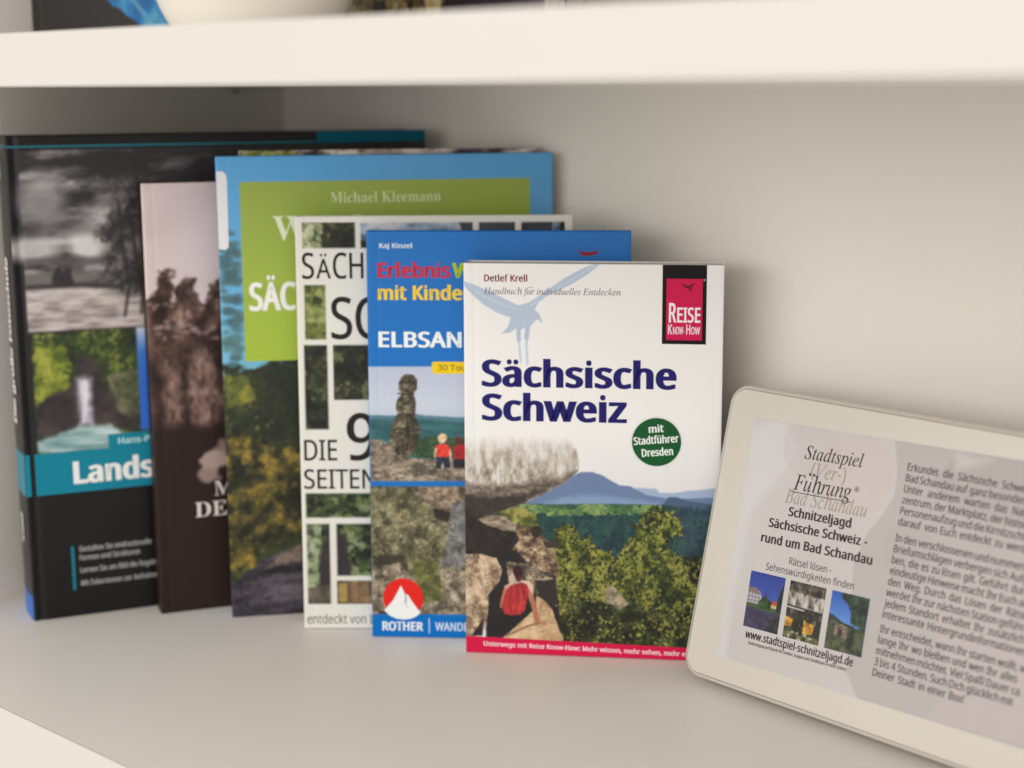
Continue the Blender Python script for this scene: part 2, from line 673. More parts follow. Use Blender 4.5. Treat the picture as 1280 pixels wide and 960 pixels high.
def book(key, name, label, thick, back_rgb, k=1.2, group='travel guides standing on the shelf'):
    """root of a paperback with its page block, spine and back cover; the printed front cover is added by the caller"""
    loc, yaw, lean, W, H, q = BOOK[key]
    r = thing(name, label, 'book', loc, (-R(lean), 0, R(yaw)), group)
    c = ink(back_rgb, k)
    box('page_block', (0.0004, 0.0004, 0.0006), (W - 0.0007, thick - 0.0004, H - 0.0006), M_page, r)
    box('back_cover', (0.0, thick - 0.0004, 0.0), (W, thick, H), c, r)
    box('spine', (0.00006, 0.0005, 0.0), (0.0003, thick - 0.0005, H), c, r)
    return r, W * 1000, H * 1000, homog(q, W * 1000, H * 1000)


def soft_bend(W):
    return lambda X, Y: 0.10 * np.exp(-((X - 5.0) / 0.9) ** 2) + 0.35 * np.clip(1 - X / 0.9, 0, 1) ** 2 + 0.10 * np.clip((X - W + 1.0), 0, 1)


# ---- 1  front guide -------------------------------------------------------
KF = 0.93
r, W, H, f = book('front', 'travel_guide', 'white travel guide with blue Sächsische Schweiz title, frontmost of the row', 0.016, (232, 228, 224), KF)
A = Art(W, H, 0.34, (240, 235, 230), f)
A.zoom(570, 310, 3.657)
bird = [(35, 152), (95, 172), (165, 203), (235, 238), (285, 262), (335, 248), (360, 232), (420, 190), (500, 135), (575, 95), (640, 70), (662, 66), (645, 85), (600, 122), (545, 155), (480, 190), (415, 220), (378, 248), (358, 282), (380, 300), (397, 345), (370, 325), (352, 345), (335, 362), (318, 362), (300, 372), (272, 368), (246, 388), (208, 392), (238, 358), (250, 318), (185, 295), (125, 258), (78, 216), (38, 175)]
A.fill(A.mask(bird, 0.5), (176, 190, 208), 0.9)
for wing in ([(345, 262), (420, 210), (520, 150), (640, 78)], [(60, 172), (130, 222), (220, 262), (300, 285)]):
    A.fill(A.stroke([p for p in wing], 0.7, 0.6), (205, 217, 228), 0.55)
A.fill(A.stroke([(285, 365), (288, 430), (296, 520)], 1.0), (182, 202, 220), 0.85)
A.fill(A.stroke([(328, 360), (322, 430), (326, 530)], 1.1), (182, 202, 220), 0.85)
A.fill(A.stroke([(285, 365), (287, 420)], 2.0), (176, 190, 208), 0.9)
A.fill(A.stroke([(328, 360), (322, 410)], 2.2), (176, 190, 208), 0.9)
A.zoom(570, 540, 3.2)
n1 = A.noise(30, 6, 5)
A.fill(A.mask([(20, 300), (20, 900), (1200, 900), (1200, 60), (900, 120), (500, 120)], 30), (222, 218, 220), 0.7)
# far table mountains
A.fill(A.mask([(640, 320), (690, 222), (720, 224), (800, 226), (815, 243), (870, 246), (930, 236), (1100, 218), (1100, 330)], 1.0, 0.3), (158, 176, 202))
A.fill(A.mask([(60, 345), (200, 300), (330, 240), (420, 205), (460, 180), (495, 162), (545, 160), (590, 176), (630, 200), (655, 213), (700, 218), (720, 232), (760, 250), (850, 268), (1100, 262), (1100, 330), (250, 330)], 0.7, 0.25), (106, 126, 160))
A.fill(A.mask([(250, 320), (420, 262), (560, 250), (720, 270), (820, 285), (820, 330), (250, 330)], 2.5, 0.8), (136, 158, 190), 0.8)
A.fill(A.mask([(820, 300), (850, 262), (880, 262), (930, 275), (1000, 288), (1100, 290), (1100, 500), (820, 420)], 0.7, 0.4), (72, 92, 118))
# forest
m = A.mask([(80, 350), (150, 300), (250, 288), (400, 290), (600, 288), (830, 292), (1100, 330), (1100, 560), (300, 560)], 0.8, 0.4)
A.fill(m, A.ramp(A.noise(3.0, 5.0, 9, 5, 0.6) * 1.5 - 0.3, [(22, 48, 52), (36, 72, 70), (62, 100, 78)]))
A.leaves(m * A.mask([(250, 285), (830, 288), (830, 330), (250, 335)], 2), 350, 0.7, [(60, 95, 60), (110, 140, 80), (140, 160, 90)], 4, 6, 1.6)
A.leaves(m * A.mask([(300, 320), (1100, 320), (1100, 520), (300, 520)], 2), 900, 0.55, [(14, 36, 44), (26, 58, 60), (46, 84, 70)], 5, 4, 0.6)
m2 = A.mask([(880, 300), (1100, 300), (1100, 520), (900, 500)], 3)
A.leaves(m2, 300, 0.8, [(34, 50, 74), (48, 68, 90), (60, 84, 92)], 6, 5, 0.7)
# shrubs right of the rocks
A.fill(A.mask([(385, 500), (480, 520), (520, 860), (400, 860)], 0.6), (30, 32, 20))
shr = A.mask([(380, 470), (400, 400), (430, 365), (470, 380), (500, 420), (540, 425), (570, 470), (610, 480), (640, 505), (660, 470), (690, 440), (720, 400), (690, 360), (730, 370), (760, 320), (810, 298), (860, 315), (900, 360), (905, 405), (860, 430), (840, 460), (900, 500), (950, 500), (1100, 480), (1100, 900), (430, 900), (400, 640)], 0.7, 2.6, 1.8, 6)
A.fill(shr, (44, 52, 26))
A.leaves(shr, 9000, 0.62, [(20, 24, 14), (44, 52, 24), (78, 86, 34), (116, 118, 46), (158, 152, 72)], 11, 7)
A.leaves(shr * A.mask([(385, 480), (430, 360), (560, 440), (620, 500), (600, 600), (420, 560)], 2), 1300, 0.5, [(46, 56, 24), (98, 104, 38), (160, 158, 70)], 12, 3)
A.leaves(shr * A.mask([(650, 480), (760, 310), (900, 350), (890, 420), (820, 470), (860, 620), (680, 640)], 2), 1500, 0.5, [(36, 48, 20), (84, 94, 34), (146, 150, 62)], 13, 3)
A.leaves(shr * A.mask([(430, 640), (700, 700), (1100, 720), (1100, 900), (430, 900)], 3), 2200, 0.6, [(14, 18, 12), (32, 38, 20), (78, 84, 44)], 14, 4)
A.leaves(shr, 1400, 0.42, [(12, 16, 10), (20, 26, 14)], 18, 3)
A.leaves(shr * (A.noise(5, 4, 61, 3) > 0.5), 700, 0.5, [(132, 132, 58), (168, 162, 84)], 19, 3)
A.blur(1, shr * 0.7)
A.rock(A.mask([(600, 610), (640, 620), (690, 690), (650, 710), (600, 680)], 0.8, 0.6), [(120, 110, 85), (190, 170, 145)], 3, 3, 4)
A.leaves(A.mask([(170, 320), (230, 295), (320, 330), (330, 375), (250, 385), (180, 340)], 0.8, 1), 500, 0.7, [(66, 74, 34), (118, 116, 54), (160, 152, 84)], 15, 4)
# overhanging rock
ovh = A.mask([(20, 20), (200, 5), (400, 8), (458, 30), (484, 70), (493, 115), (488, 158), (440, 200), (335, 255), (235, 300), (150, 325), (110, 345), (60, 400), (20, 400)], 0.6, 0.35, 3, 8)
tt = np.clip((A.pt((0, 8))[1] - A.Y + (A.noise(2.2, 12, 3) - 0.5) * 5) / 9, 0, 1)
A.fill(ovh * tt, A.ramp((A.noise(2.8, 5, 21, 5, 0.55) - 0.5) * 1.9 + 0.66, [(118, 104, 90), (170, 157, 142), (200, 190, 178), (220, 212, 202)]), 0.95)
A.fill(ovh * np.clip((A.pt((0, 95))[1] - A.Y) / 4, 0, 1) * np.clip((A.noise(1.1, 3.0, 25, 4, 0.6) - 0.52) * 9, 0, 1), (112, 92, 70), 0.3)
A.fill(ovh * A.mask([(0, 205), (120, 215), (260, 205), (400, 180), (500, 150), (500, 175), (330, 262), (100, 380), (0, 430)], 3.0, 1.6), A.ramp(A.noise(4, 2, 22, 5, 0.6) * 1.6 - 0.3, [(60, 48, 42), (104, 90, 78), (146, 132, 116)]), 0.93)
A.fill(ovh * A.mask([(0, 245), (180, 262), (330, 240), (235, 300), (100, 370), (0, 430)], 2.5, 1.5), (42, 34, 32), 0.8)
# dark cave and boulders
A.fill(A.mask([(20, 300), (110, 340), (170, 330), (260, 400), (330, 460), (260, 520), (200, 560), (140, 520), (20, 500)], 1, 0.6), A.ramp(A.noise(3, 3, 30) * 1.6 - 0.3, [(26, 21, 22), (54, 44, 40)]))
A.rock(A.mask([(85, 350), (120, 335), (190, 335), (245, 370), (250, 400), (180, 390), (120, 370)], 0.6, 0.5), [(110, 96, 80), (176, 156, 132)], 3, 1.5, 31)
A.rock(A.mask([(240, 375), (300, 380), (345, 415), (390, 450), (410, 540), (405, 590), (350, 590), (300, 530), (230, 520), (225, 470), (250, 430)], 0.6, 0.8), [(84, 66, 52), (152, 126, 98), (206, 180, 146)], 3.2, 2.4, 32, 0.55)
A.fill(A.oval((322, 400), 2.6, 2.8, None, 0.5), (48, 36, 32))
A.fill(A.mask([(350, 440), (420, 445), (415, 465), (360, 465)], 0.8, 0.5), (60, 50, 46))
A.fill(A.mask([(130, 480), (240, 470), (300, 540), (400, 580), (420, 840), (120, 840)], 1, 0.5), (34, 30, 30))
A.rock(A.mask([(200, 520), (290, 525), (340, 560), (400, 590), (405, 700), (380, 690), (330, 650), (220, 640)], 0.6, 0.7), [(70, 62, 52), (150, 132, 108), (196, 176, 148)], 3, 3, 33, 0.6)
A.fill(A.mask([(315, 595), (400, 590), (408, 690), (380, 700), (330, 655)], 1, 0.6), (44, 40, 38))
A.rock(A.mask([(20, 490), (100, 488), (160, 505), (182, 550), (170, 600), (130, 650), (128, 720), (110, 790), (60, 830), (20, 830)], 0.6, 0.6), [(128, 104, 84), (196, 168, 138), (222, 198, 168)], 4.5, 5, 34, 0.4)
A.fill(A.mask([(62, 815), (110, 745), (106, 815)], 0.6), (40, 32, 32))
# ledge and the sitting hiker
A.rock(A.mask([(180, 830), (260, 760), (320, 700), (322, 655), (350, 670), (385, 712), (405, 770), (432, 840)], 0.6, 0.3), [(186, 150, 112), (212, 178, 136), (222, 190, 150)], 8, 8, 35, 0.15)
A.fill(A.stroke([(345, 762), (290, 775), (200, 815)], 1.0, 0.8), (128, 92, 66), 0.8)
A.zoom(575, 700, 8)
A.fill(A.mask([(280, 740), (300, 620), (380, 520), (560, 560), (640, 560), (560, 640), (420, 745)], 0.8, 0.3), (32, 27, 30))
A.fill(A.stroke([(690, 265), (712, 380), (745, 480), (772, 610)], 2.4), (178, 112, 86))
A.fill(A.stroke([(772, 612), (850, 640)], 1.3), (178, 120, 92))
A.fill(A.mask([(600, 205), (690, 205), (735, 260), (730, 350), (690, 290), (620, 240)], 0.6), (226, 190, 166))
A.fill(A.mask([(440, 285), (490, 250), (560, 240), (620, 222), (672, 245), (690, 300), (668, 400), (648, 500), (605, 545), (520, 556), (450, 538), (418, 470), (424, 370)], 0.6, 0.2), A.ramp(A.noise(3, 6, 40) * 1.4 - 0.2, [(146, 32, 42), (204, 60, 58)]))
A.fill(A.stroke([(590, 240), (640, 300), (650, 400)], 0.7), (120, 26, 40), 0.8)
A.fill(A.stroke([(480, 260), (440, 330), (410, 440)], 1.2), (196, 96, 72), 0.6)
A.fill(A.mask([(440, 262), (500, 226), (545, 232), (500, 262), (450, 300)], 0.5), (214, 172, 148), 0.9)
A.fill(A.stroke([(445, 300), (425, 380), (408, 470)], 1.0, 0.5), (190, 120, 92), 0.8)
A.fill(A.stroke([(520, 260), (500, 400), (510, 520)], 0.6, 0.8), (96, 18, 30), 0.7)
A.fill(A.stroke([(600, 260), (612, 400), (590, 520)], 0.8, 0.9), (206, 84, 76), 0.5)
A.fill(A.mask([(480, 200), (520, 110), (560, 150), (560, 230), (500, 240)], 0.7), (206, 182, 160), 0.9)
A.fill(A.oval((582, 125), 2.4, 3.4, None, 0.4), (58, 26, 32))
A.fill(A.mask([(550, 170), (620, 170), (605, 215), (570, 215)], 0.6), (92, 40, 42))
A.zs = None
A.gr = (0.6 - 0.2 * shr) * (A.C[..., 2] < A.C[..., 0] + 18) * (A.C.mean(-1) < 190) * np.clip((101 - A.Y) / 12, 0, 1) * np.clip(1.25 - A.C.mean(-1) / 205, 0.0, 1)
cov = A.build('front_cover', M_gloss, r, KF, soft_bend(W))
T = lambda *a, **k: text(cov, *a, k=KF, **k)
patch(cov, 'title_band', [(0.0, 0.0), (W, 0.0), (W, 5.6), (W * 0.5, 6.8), (0.0, 7.8)], (212, 26, 72), KF)
T('band_text', 'Unterwegs mit Reise Know-How: Mehr wissen, mehr sehen, mehr erleben', 8.3, 3.4, 2.2, (248, 214, 222), 'bold', 0.012, w=91.5, wof='Unterwegs mit Reise Know-How: Mehr wissen, mehr sehen, mehr', rot=-0.016)
T('title_text', 'Sächsische', 8.0, 126.6, 12.0, (30, 26, 100), 'bold', 0.028, w=88.4)
T('title_text', 'Schweiz', 8.0, 110.9, 12.0, (30, 26, 100), 'bold', 0.028, w=66.3)
T('author_text', 'Detlef Krell', 9.4, 174.3, 3.0, (128, 40, 58), 'bold', 0.0, w=19.6)
T('subtitle_text', 'Handbuch für individuelles Entdecken', 9.2, 168.5, 2.9, (120, 116, 116), 'italic', 0.0, w=61.8)
patch(cov, 'publisher_logo', rect(89.6, 146.9, 109.2, H - 0.05), (18, 10, 14), KF)
lg = patch(cov, 'logo_field', rect(91.4, 148.7, 107.4, 176.2), (206, 22, 78), KF, 0.09)
T('logo_text', 'R', 92.6, 156.8, 8.6, (246, 236, 238), 'bold', 0.005, w=3.3, lift=0.14)
T('logo_text', 'EISE', 96.3, 156.8, 6.6, (246, 236, 238), 'bold', 0.005, w=10.3, lift=0.14)
T('logo_text', 'K', 92.3, 151.4, 4.4, (246, 226, 232), 'bold', 0.0, w=1.9, lift=0.14)
T('logo_text', 'NOW-', 94.5, 151.4, 3.3, (246, 226, 232), 'bold', 0.0, w=5.1, lift=0.14)
T('logo_text', 'H', 100.4, 151.4, 4.4, (246, 226, 232), 'bold', 0.0, w=1.8, lift=0.14)
T('logo_text', 'OW', 102.5, 151.4, 3.3, (246, 226, 232), 'bold', 0.0, w=4.0, lift=0.14)
put('logo_bird', [([(97.6, 174.2), (100.4, 173.2), (101.6, 173.5), (104.4, 174.6), (102.6, 172.6), (102.4, 170.4), (101.2, 171.8), (99.6, 172.2)], [tuple(range(8))])], ink((120, 12, 44), KF), cov, 0.14)
T('trade_mark', '®', 107.7, 175.2, 1.0, (190, 186, 188), 'sans', 0, lift=0.14)
patch(cov, 'sticker_ring', circle(87.8, 102.1, 11.9), (226, 226, 220), KF, 0.06)
patch(cov, 'sticker', circle(87.8, 102.1, 11.1), (20, 84, 42), KF, 0.10)
for s_, x_, y_, w_ in (('mit', 84.3, 106.3, 6.8), ('Stadtführer', 77.6, 100.6, 20.4), ('Dresden', 81.3, 95.2, 14.2)):
    T('sticker_text', s_, x_, y_, 3.5, (236, 240, 232), 'bold', 0.016, w=w_, rot=0.09, lift=0.15)

# ---- 2  blue hiking guide ---------------------------------------------------
KR = 0.95
r, W, H, f = book('rother', 'hiking_guide', 'bright blue hiking guide with yellow and red title, second from the front', 0.009, (0, 104, 186), KR)
BL_ = (0, 108, 186)
A = Art(W, H, 0.45, BL_, f)
A.zoom(455, 450, 5.647)
pic = A.mask([(28, 46), (2000, 46), (2000, 855), (52, 855)], 0.4)
A.fill(pic, A.ramp((A.Y - 95) / 36, [(168, 184, 200), (198, 204, 216), (186, 190, 208)]))
A.fill(pic * A.mask([(0, 385), (150, 395), (380, 385), (500, 398), (700, 402), (2000, 380), (2000, 900), (0, 900)], 0.8, 0.5), (84, 122, 138))
A.fill(pic * A.mask([(0, 420), (400, 415), (700, 440), (2000, 420), (2000, 900), (0, 900)], 1.5, 1), A.ramp(A.noise(9, 2.5, 3) * 1.5 - 0.25, [(34, 78, 84), (60, 112, 112)]))
A.fill(pic * A.mask([(380, 560), (450, 535), (520, 545), (2000, 560), (2000, 720), (360, 690)], 1, 1), A.ramp(A.noise(3, 2, 4) * 1.5 - 0.25, [(30, 52, 36), (72, 100, 62)]))
A.rock(pic * A.mask([(0, 545), (90, 560), (180, 590), (260, 680), (340, 690), (500, 700), (760, 690), (2000, 640), (2000, 900), (0, 900)], 0.6, 0.5), [(92, 82, 70), (140, 124, 106), (172, 156, 136)], 6, 3, 5, 0.4)
pil = np.maximum.reduce([A.mask([(245, 180), (258, 118), (300, 98), (350, 105), (378, 140), (375, 205), (345, 238), (270, 238), (245, 215)], 0.5, 0.3),
                         A.mask([(268, 232), (345, 235), (368, 300), (362, 380), (240, 395), (222, 340), (236, 280)], 0.5, 0.4),
                         A.mask([(205, 420), (250, 380), (350, 375), (385, 440), (400, 520), (375, 600), (360, 660), (300, 710), (240, 670), (180, 600), (180, 540), (195, 480)], 0.5, 0.5)])
A.rock(pil, [(46, 42, 32), (96, 88, 66), (146, 132, 104)], 2.6, 2, 6, 0.6)
for q_ in ([(240, 236), (300, 244), (352, 236)], [(232, 392), (300, 380), (368, 384)], [(190, 500), (250, 480), (330, 500), (395, 490)], [(250, 160), (300, 150), (372, 158)], [(300, 400), (316, 520), (300, 640)]):
    A.fill(A.stroke(q_, 0.7, 0.5), (34, 30, 24), 0.8)
A.fill(pil * A.mask([(300, 90), (400, 90), (400, 700), (330, 700), (330, 420), (310, 240)], 2, 1), (40, 36, 28), 0.45)
A.fill(pil * A.mask([(180, 520), (400, 520), (390, 640), (250, 650)], 2), (44, 38, 26), 0.45)
A.fill(A.stroke([(255, 160), (360, 165)], 0.8), (52, 48, 38), 0.7)
# two sitting children
A.fill(A.mask([(505, 610), (540, 590), (600, 600), (615, 650), (590, 690), (520, 690)], 0.5), (222, 60, 48))
A.fill(A.oval((552, 555), 1.9, 2.3), (226, 192, 160))
A.fill(A.mask([(515, 545), (545, 520), (580, 525), (588, 560), (560, 540), (530, 560)], 0.5), (214, 190, 140))
A.fill(A.stroke([(508, 630), (500, 680)], 1.0), (222, 170, 140))
A.fill(A.stroke([(608, 640), (610, 690)], 1.0), (222, 170, 140))
A.fill(A.mask([(515, 685), (600, 685), (612, 760), (570, 768), (555, 720), (540, 768), (505, 765)], 0.5), (30, 38, 58))
A.fill(A.mask([(630, 620), (670, 590), (720, 600), (725, 740), (640, 720)], 0.6), (168, 26, 34))
A.fill(A.oval((668, 570), 1.8, 2.0), (98, 44, 40))
A.fill(A.mask([(630, 700), (740, 700), (740, 765), (630, 760)], 0.6), (30, 26, 34))
# lower picture
low = A.mask([(40, 892), (2000, 892), (2000, 1794), (60, 1794)], 0.4)
A.zoom(360, 520, 3.31)
A.rock(low, [(66, 62, 46), (112, 104, 82), (160, 150, 124)], 4, 6, 8, 0.45)
A.leaves(low * A.mask([(340, 300), (480, 290), (580, 370), (660, 470), (620, 640), (480, 640), (340, 620)], 3), 1500, 0.8, [(62, 60, 42), (112, 106, 76), (152, 144, 108)], 9, 4)
A.rock(low * A.mask([(500, 290), (900, 290), (900, 380), (620, 400)], 1, 1), [(92, 76, 60), (168, 146, 122)], 5, 3, 10)
A.fill(low * A.mask([(600, 380), (680, 400), (660, 440), (610, 420)], 0.8, 0.6), (40, 34, 28))
A.rock(low * A.mask([(680, 360), (900, 300), (900, 640), (640, 620), (660, 460)], 1, 1), [(96, 94, 92), (146, 142, 136)], 4, 5, 11)
A.fill(low * A.mask([(350, 580), (470, 570), (500, 650), (440, 660), (360, 640)], 1.5, 1.5), (42, 38, 28), 0.8)
A.rock(low * A.mask([(340, 640), (460, 600), (520, 680), (720, 640), (1200, 640), (1200, 830), (340, 830)], 1.5, 1), [(92, 82, 68), (156, 140, 118), (184, 168, 148)], 4, 5, 12, 0.5)
A.leaves(low * A.mask([(520, 600), (620, 600), (640, 760), (540, 780)], 2), 500, 0.8, [(70, 72, 38), (120, 118, 64)], 13, 4)
A.zs = None
A.gr = np.maximum(pic * np.clip((104 - A.Y) / 10, 0, 1), low) * 0.8
cov = A.build('front_cover', M_gloss, r, KR, soft_bend(W))
T = lambda *a, **k: text(cov, *a, k=KR, **k)
T('author_text', 'Kaj Kinzel', 6.1, 187.2, 2.2, (222, 232, 240), 'bold', 0.01, w=15.4)
T('title_text', 'Erlebnis', 5.1, 173.5, 6.8, (206, 44, 58), 'bold', 0.02, w=34.2)
T('title_text', 'Wandern', 40.0, 173.5, 6.8, (172, 196, 40), 'bold', 0.02)
T('title_text', 'mit Kindern', 5.1, 163.1, 6.6, (246, 206, 56), 'bold', 0.02, w=39.6, wof='mit Kinde')
T('title_text', 'ELBSANDSTEIN', 5.1, 140.8, 7.2, (240, 242, 244), 'bold', 0.012, w=39.2, wof='ELBSAN')
patch(cov, 'yellow_tag', [(30.2, 129.2), (30.6, 128.5), (31.2, 128.2), (76, 128.2), (76, 133.9), (31.2, 133.9), (30.5, 133.6), (30.2, 133.0)], (240, 200, 24), KR)
T('tag_text', '30 Touren', 33.0, 129.8, 2.7, (60, 62, 50), 'sans', 0, w=20)
patch(cov, 'lower_band', rect(0, 0, W, 10.6), BL_, KR, 0.05)
patch(cov, 'publisher_logo', circle(15.2, 19.2, 9.7), (226, 40, 32), KR, 0.08)
patch(cov, 'logo_mountain', [(6.0, 13.0), (8.2, 15.6), (10.4, 18.2), (12.2, 21.6), (14.2, 25.4), (15.0, 23.6), (16.2, 21.4), (17.8, 20.6), (18.6, 19.0), (20.2, 16.6), (22.2, 13.8), (23.6, 12.2), (21.4, 10.2), (18.6, 9.0), (15.2, 8.6), (11.8, 9.0), (8.6, 10.4)], (238, 238, 236), KR, 0.13)
patch(cov, 'logo_shade', [(15.4, 22.6), (16.6, 21.2), (17.2, 18.6), (16.4, 16.2), (18.2, 14.2), (16.8, 15.0), (15.6, 17.0), (16.0, 19.4)], (180, 186, 196), KR, 0.16)
T('publisher_text', 'ROTHER', 4.9, 3.2, 4.3, (232, 238, 244), 'bold', 0.02, w=19.8)
patch(cov, 'divider', rect(27.4, 2.0, 27.9, 9.4), (190, 210, 232), KR, 0.09)
T('publisher_text', 'WANDERBUCH', 30.5, 3.4, 4.1, (206, 220, 236), 'bold', 0.0, w=31)
patch(cov, 'red_emblem', [(98.5, 186.8), (100.2, 185.6), (104.5, 185.4), (108, 186.2), (107.2, 184.4), (103, 183.6), (100, 183.9), (99.4, 185.2)], (150, 40, 38), KR)

# ---- 3  white photo-grid guide -----------------------------------------------
KN = 0.98
r, W, H, f = book('n99', 'photo_guide', 'cream guide with a grid of green photos and thin black lettering, third from the front', 0.010, (222, 218, 206), KN)
A = Art(W, H, 0.5, (226, 222, 210), f)
A.fill(np.ones_like(A.X), (224, 220, 208))
dots = A.C.copy()
full = np.ones_like(A.X)
A.fill(full, (34, 38, 24))
A.leaves(full, 11000, 1.1, [(12, 14, 10), (24, 28, 18), (46, 50, 28), (104, 106, 66)], 3, 9)
A.leaves(A.mask([(380, 355), (412, 355), (412, 430), (380, 430)], 2), 200, 1.4, [(40, 50, 20), (104, 112, 48), (150, 156, 92)], 8, 5)
A.leaves(A.mask([(374, 279), (402, 279), (402, 312), (374, 312)], 2), 160, 1.2, [(50, 56, 36), (150, 156, 116), (196, 198, 160)], 4, 3)
A.fill(A.mask([(446, 277), (700, 275), (700, 300), (446, 300)], 1), A.ramp(A.noise(9, 5, 5) * 2 - 0.5, [(40, 38, 44), (128, 150, 170), (200, 200, 206)]))
A.fill(A.mask([(575, 277), (690, 275), (690, 300), (575, 300)], 1, 1), (38, 38, 42), 0.8)
A.leaves(A.mask([(380, 615), (480, 615), (480, 760), (380, 760)], 2), 900, 1.2, [(18, 24, 16), (38, 50, 28), (82, 96, 52), (134, 142, 100)], 6, 6)
A.leaves(A.mask([(382, 655), (402, 655), (402, 756), (382, 756)], 1), 200, 1.3, [(60, 70, 50), (140, 150, 112), (176, 180, 150)], 16, 4)
A.fill(A.mask([(398, 700), (410, 665), (432, 668), (440, 720), (430, 742), (400, 742)], 2, 1.5), (46, 38, 44), 0.9)
A.fill(A.mask([(383, 735), (414, 730), (414, 756), (383, 756)], 1), A.ramp(A.noise(1, 6, 7, 2) * 2 - 0.5, [(60, 52, 46), (112, 98, 84)]), 0.9)
A.fill(A.mask([(421, 726), (480, 726), (480, 756), (421, 756)], 1), A.ramp(A.noise(6, 5, 9) * 2 - 0.5, [(50, 40, 30), (150, 118, 80)]))
A.fill(A.mask([(424, 729), (434, 729), (434, 752), (424, 752)], 0.6), (182, 150, 80), 0.8)
hold = np.zeros_like(A.X)
for x0, y0, x1, y1 in ((3.3, 186, 28.4, 198.1), (31.0, 186, 84, 197.9), (87, 186, 104, 197.9), (107, 186, 127.5, 197.9), (3.7, 142.5, 13.8, 168.5), (3.0, 99.0, 14.0, 139.8), (16.8, 113.3, 60, 139.8), (63, 113.3, 127.5, 139.8),
                       (2.1, 55.5, 60, 67.5), (63, 55.5, 127.5, 67.5), (2.1, 12.3, 13.3, 52.4), (16.6, 26.5, 60, 52.4), (16.4, 12.3, 60, 24.0), (63, 12.3, 127.5, 52.4)):
    hold = np.maximum(hold, np.clip(np.minimum.reduce([A.X - x0, x1 - A.X, A.Y - y0, y1 - A.Y]) / 0.5 + 0.5, 0, 1))
A.C = dots * (1 - hold[..., None]) + A.C * hold[..., None]
cov = A.build('front_cover', M_matt, r, KN, soft_bend(W))
T = lambda *a, **k: text(cov, *a, k=KN, **k)
BK = (38, 34, 32)
put('title_text', [layout('S', 'sans', 0.008, 2.9, 171.6, 12.2, w=5.7), layout('Ä', 'sans', 0.008, 9.6, 171.6, 9.3, w=7.0), layout('CHSISCHE', 'sans', 0.008, 17.6, 171.6, 12.2, w=6.6, wof='C')], ink(BK, KN), cov)
T('title_text', 'SCHWEIZ', 16.2, 142.9, 19.8, BK, 'sans', 0.012, w=10.0, wof='S')
T('title_text', 'DIE', 1.9, 83.8, 10.1, BK, 'sans', 0.010, w=15.9)
T('title_text', '99', 22.6, 84.1, 22.6, BK, 'sans', 0.016, w=30)
T('title_text', 'SEITEN', 1.5, 69.9, 9.5, BK, 'sans', 0.010, w=34.6)
T('subtitle_text', 'entdeckt von Land und Leuten', 1.5, 2.5, 4.6, (96, 90, 84), 'sans', 0.0, w=19.4, wof='entdeckt')

# ---- 4  sky blue and green guide -------------------------------------------
KK = 1.12
r, W, H, f = book('klee', 'hiking_guide', 'tall hiking guide with sky blue cover and green title panel, fourth from the front', 0.009, (88, 150, 196), KK)
A = Art(W, H, 0.6, (86, 156, 206), f)
A.fill(np.ones_like(A.X), A.ramp((H - A.Y) / 105, [(84, 156, 208), (96, 164, 204), (110, 172, 196)]))
A.leaves(A.mask([(268, 260), (300, 300), (306, 470), (280, 470)], 4), 60, 1.6, [(60, 90, 96), (86, 120, 120)], 2, 6, 1.8)
for q in ([(268, 345), (300, 350), (318, 345)], [(275, 405), (296, 398), (318, 403)], [(280, 300), (296, 318)], [(280, 428), (308, 436), (330, 430)]):
    A.fill(A.stroke(q, 1.6, 2.5), (62, 92, 100), 0.7)
hill = A.mask([(275, 455), (310, 462), (340, 450), (420, 440), (720, 400), (720, 800), (275, 800)], 1.2, 4.0, 4)
A.fill(hill, (42, 50, 30))
A.leaves(hill, 6000, 0.95, [(20, 25, 20), (40, 44, 26), (70, 72, 36)], 5, 12)
A.fill(A.mask([(330, 455), (420, 430), (420, 560), (345, 550), (310, 520)], 6, 6, 5), (32, 36, 26), 0.6)
A.leaves(hill * (A.noise(9, 9, 44, 3) > 0.52), 900, 0.8, [(30, 34, 24), (84, 88, 44), (120, 116, 60)], 45, 3)
A.leaves(A.mask([(280, 470), (310, 470), (320, 500), (285, 510)], 2), 150, 1.4, [(70, 78, 34), (126, 124, 46)], 6, 5)
yl = A.mask([(275, 530), (330, 555), (400, 560), (400, 650), (330, 690), (275, 720)], 7, 7, 6)
A.leaves(yl, 4200, 0.85, [(22, 24, 15), (48, 48, 24), (86, 76, 32), (138, 114, 46)], 7, 5)
A.gr = hill * 0.7
rk = A.mask([(275, 800), (275, 745), (305, 718), (330, 700), (352, 690), (378, 680), (450, 640), (720, 620), (720, 800)], 0.9, 0.8)
A.rock(rk, [(30, 25, 32), (58, 52, 62), (92, 84, 92)], 20, 6, 8, 0.4)
A.fill(A.mask([(330, 712), (352, 692), (378, 680), (378, 700), (350, 706)], 1.5, 1), (130, 110, 96), 0.8)
A.blur(1)
cov = A.build('front_cover', M_gloss, r, KK, soft_bend(W))
T = lambda *a, **k: text(cov, *a, k=KK, **k)
gp = Art(141.8, 87.2, 1.0, (134, 158, 52))
gp.fill(np.ones_like(gp.X), gp.ramp(1 - gp.Y / 87, [(146, 162, 70), (152, 170, 66), (158, 178, 56)]))
gp.fill(np.clip(1 - np.abs(gp.Y - 30 - 5 * np.sin(gp.X / 9)) / 4, 0, 1) * gp.noise(10, 3, 2), (112, 140, 46), 0.5)
g = gp.build('title_panel', M_gloss, cov, KK, skirt=0)
g.location = (0.0110, -0.00006, 0.1294)
T('author_text', 'Michael Kleemann', 54.3, 205.9, 5.2, (206, 214, 160), 'serif', 0.0, w=54, lift=0.15)
T('title_text', 'Wandern', 26.4, 188.3, 11.6, (222, 226, 196), 'serif', 0.0, lift=0.15)
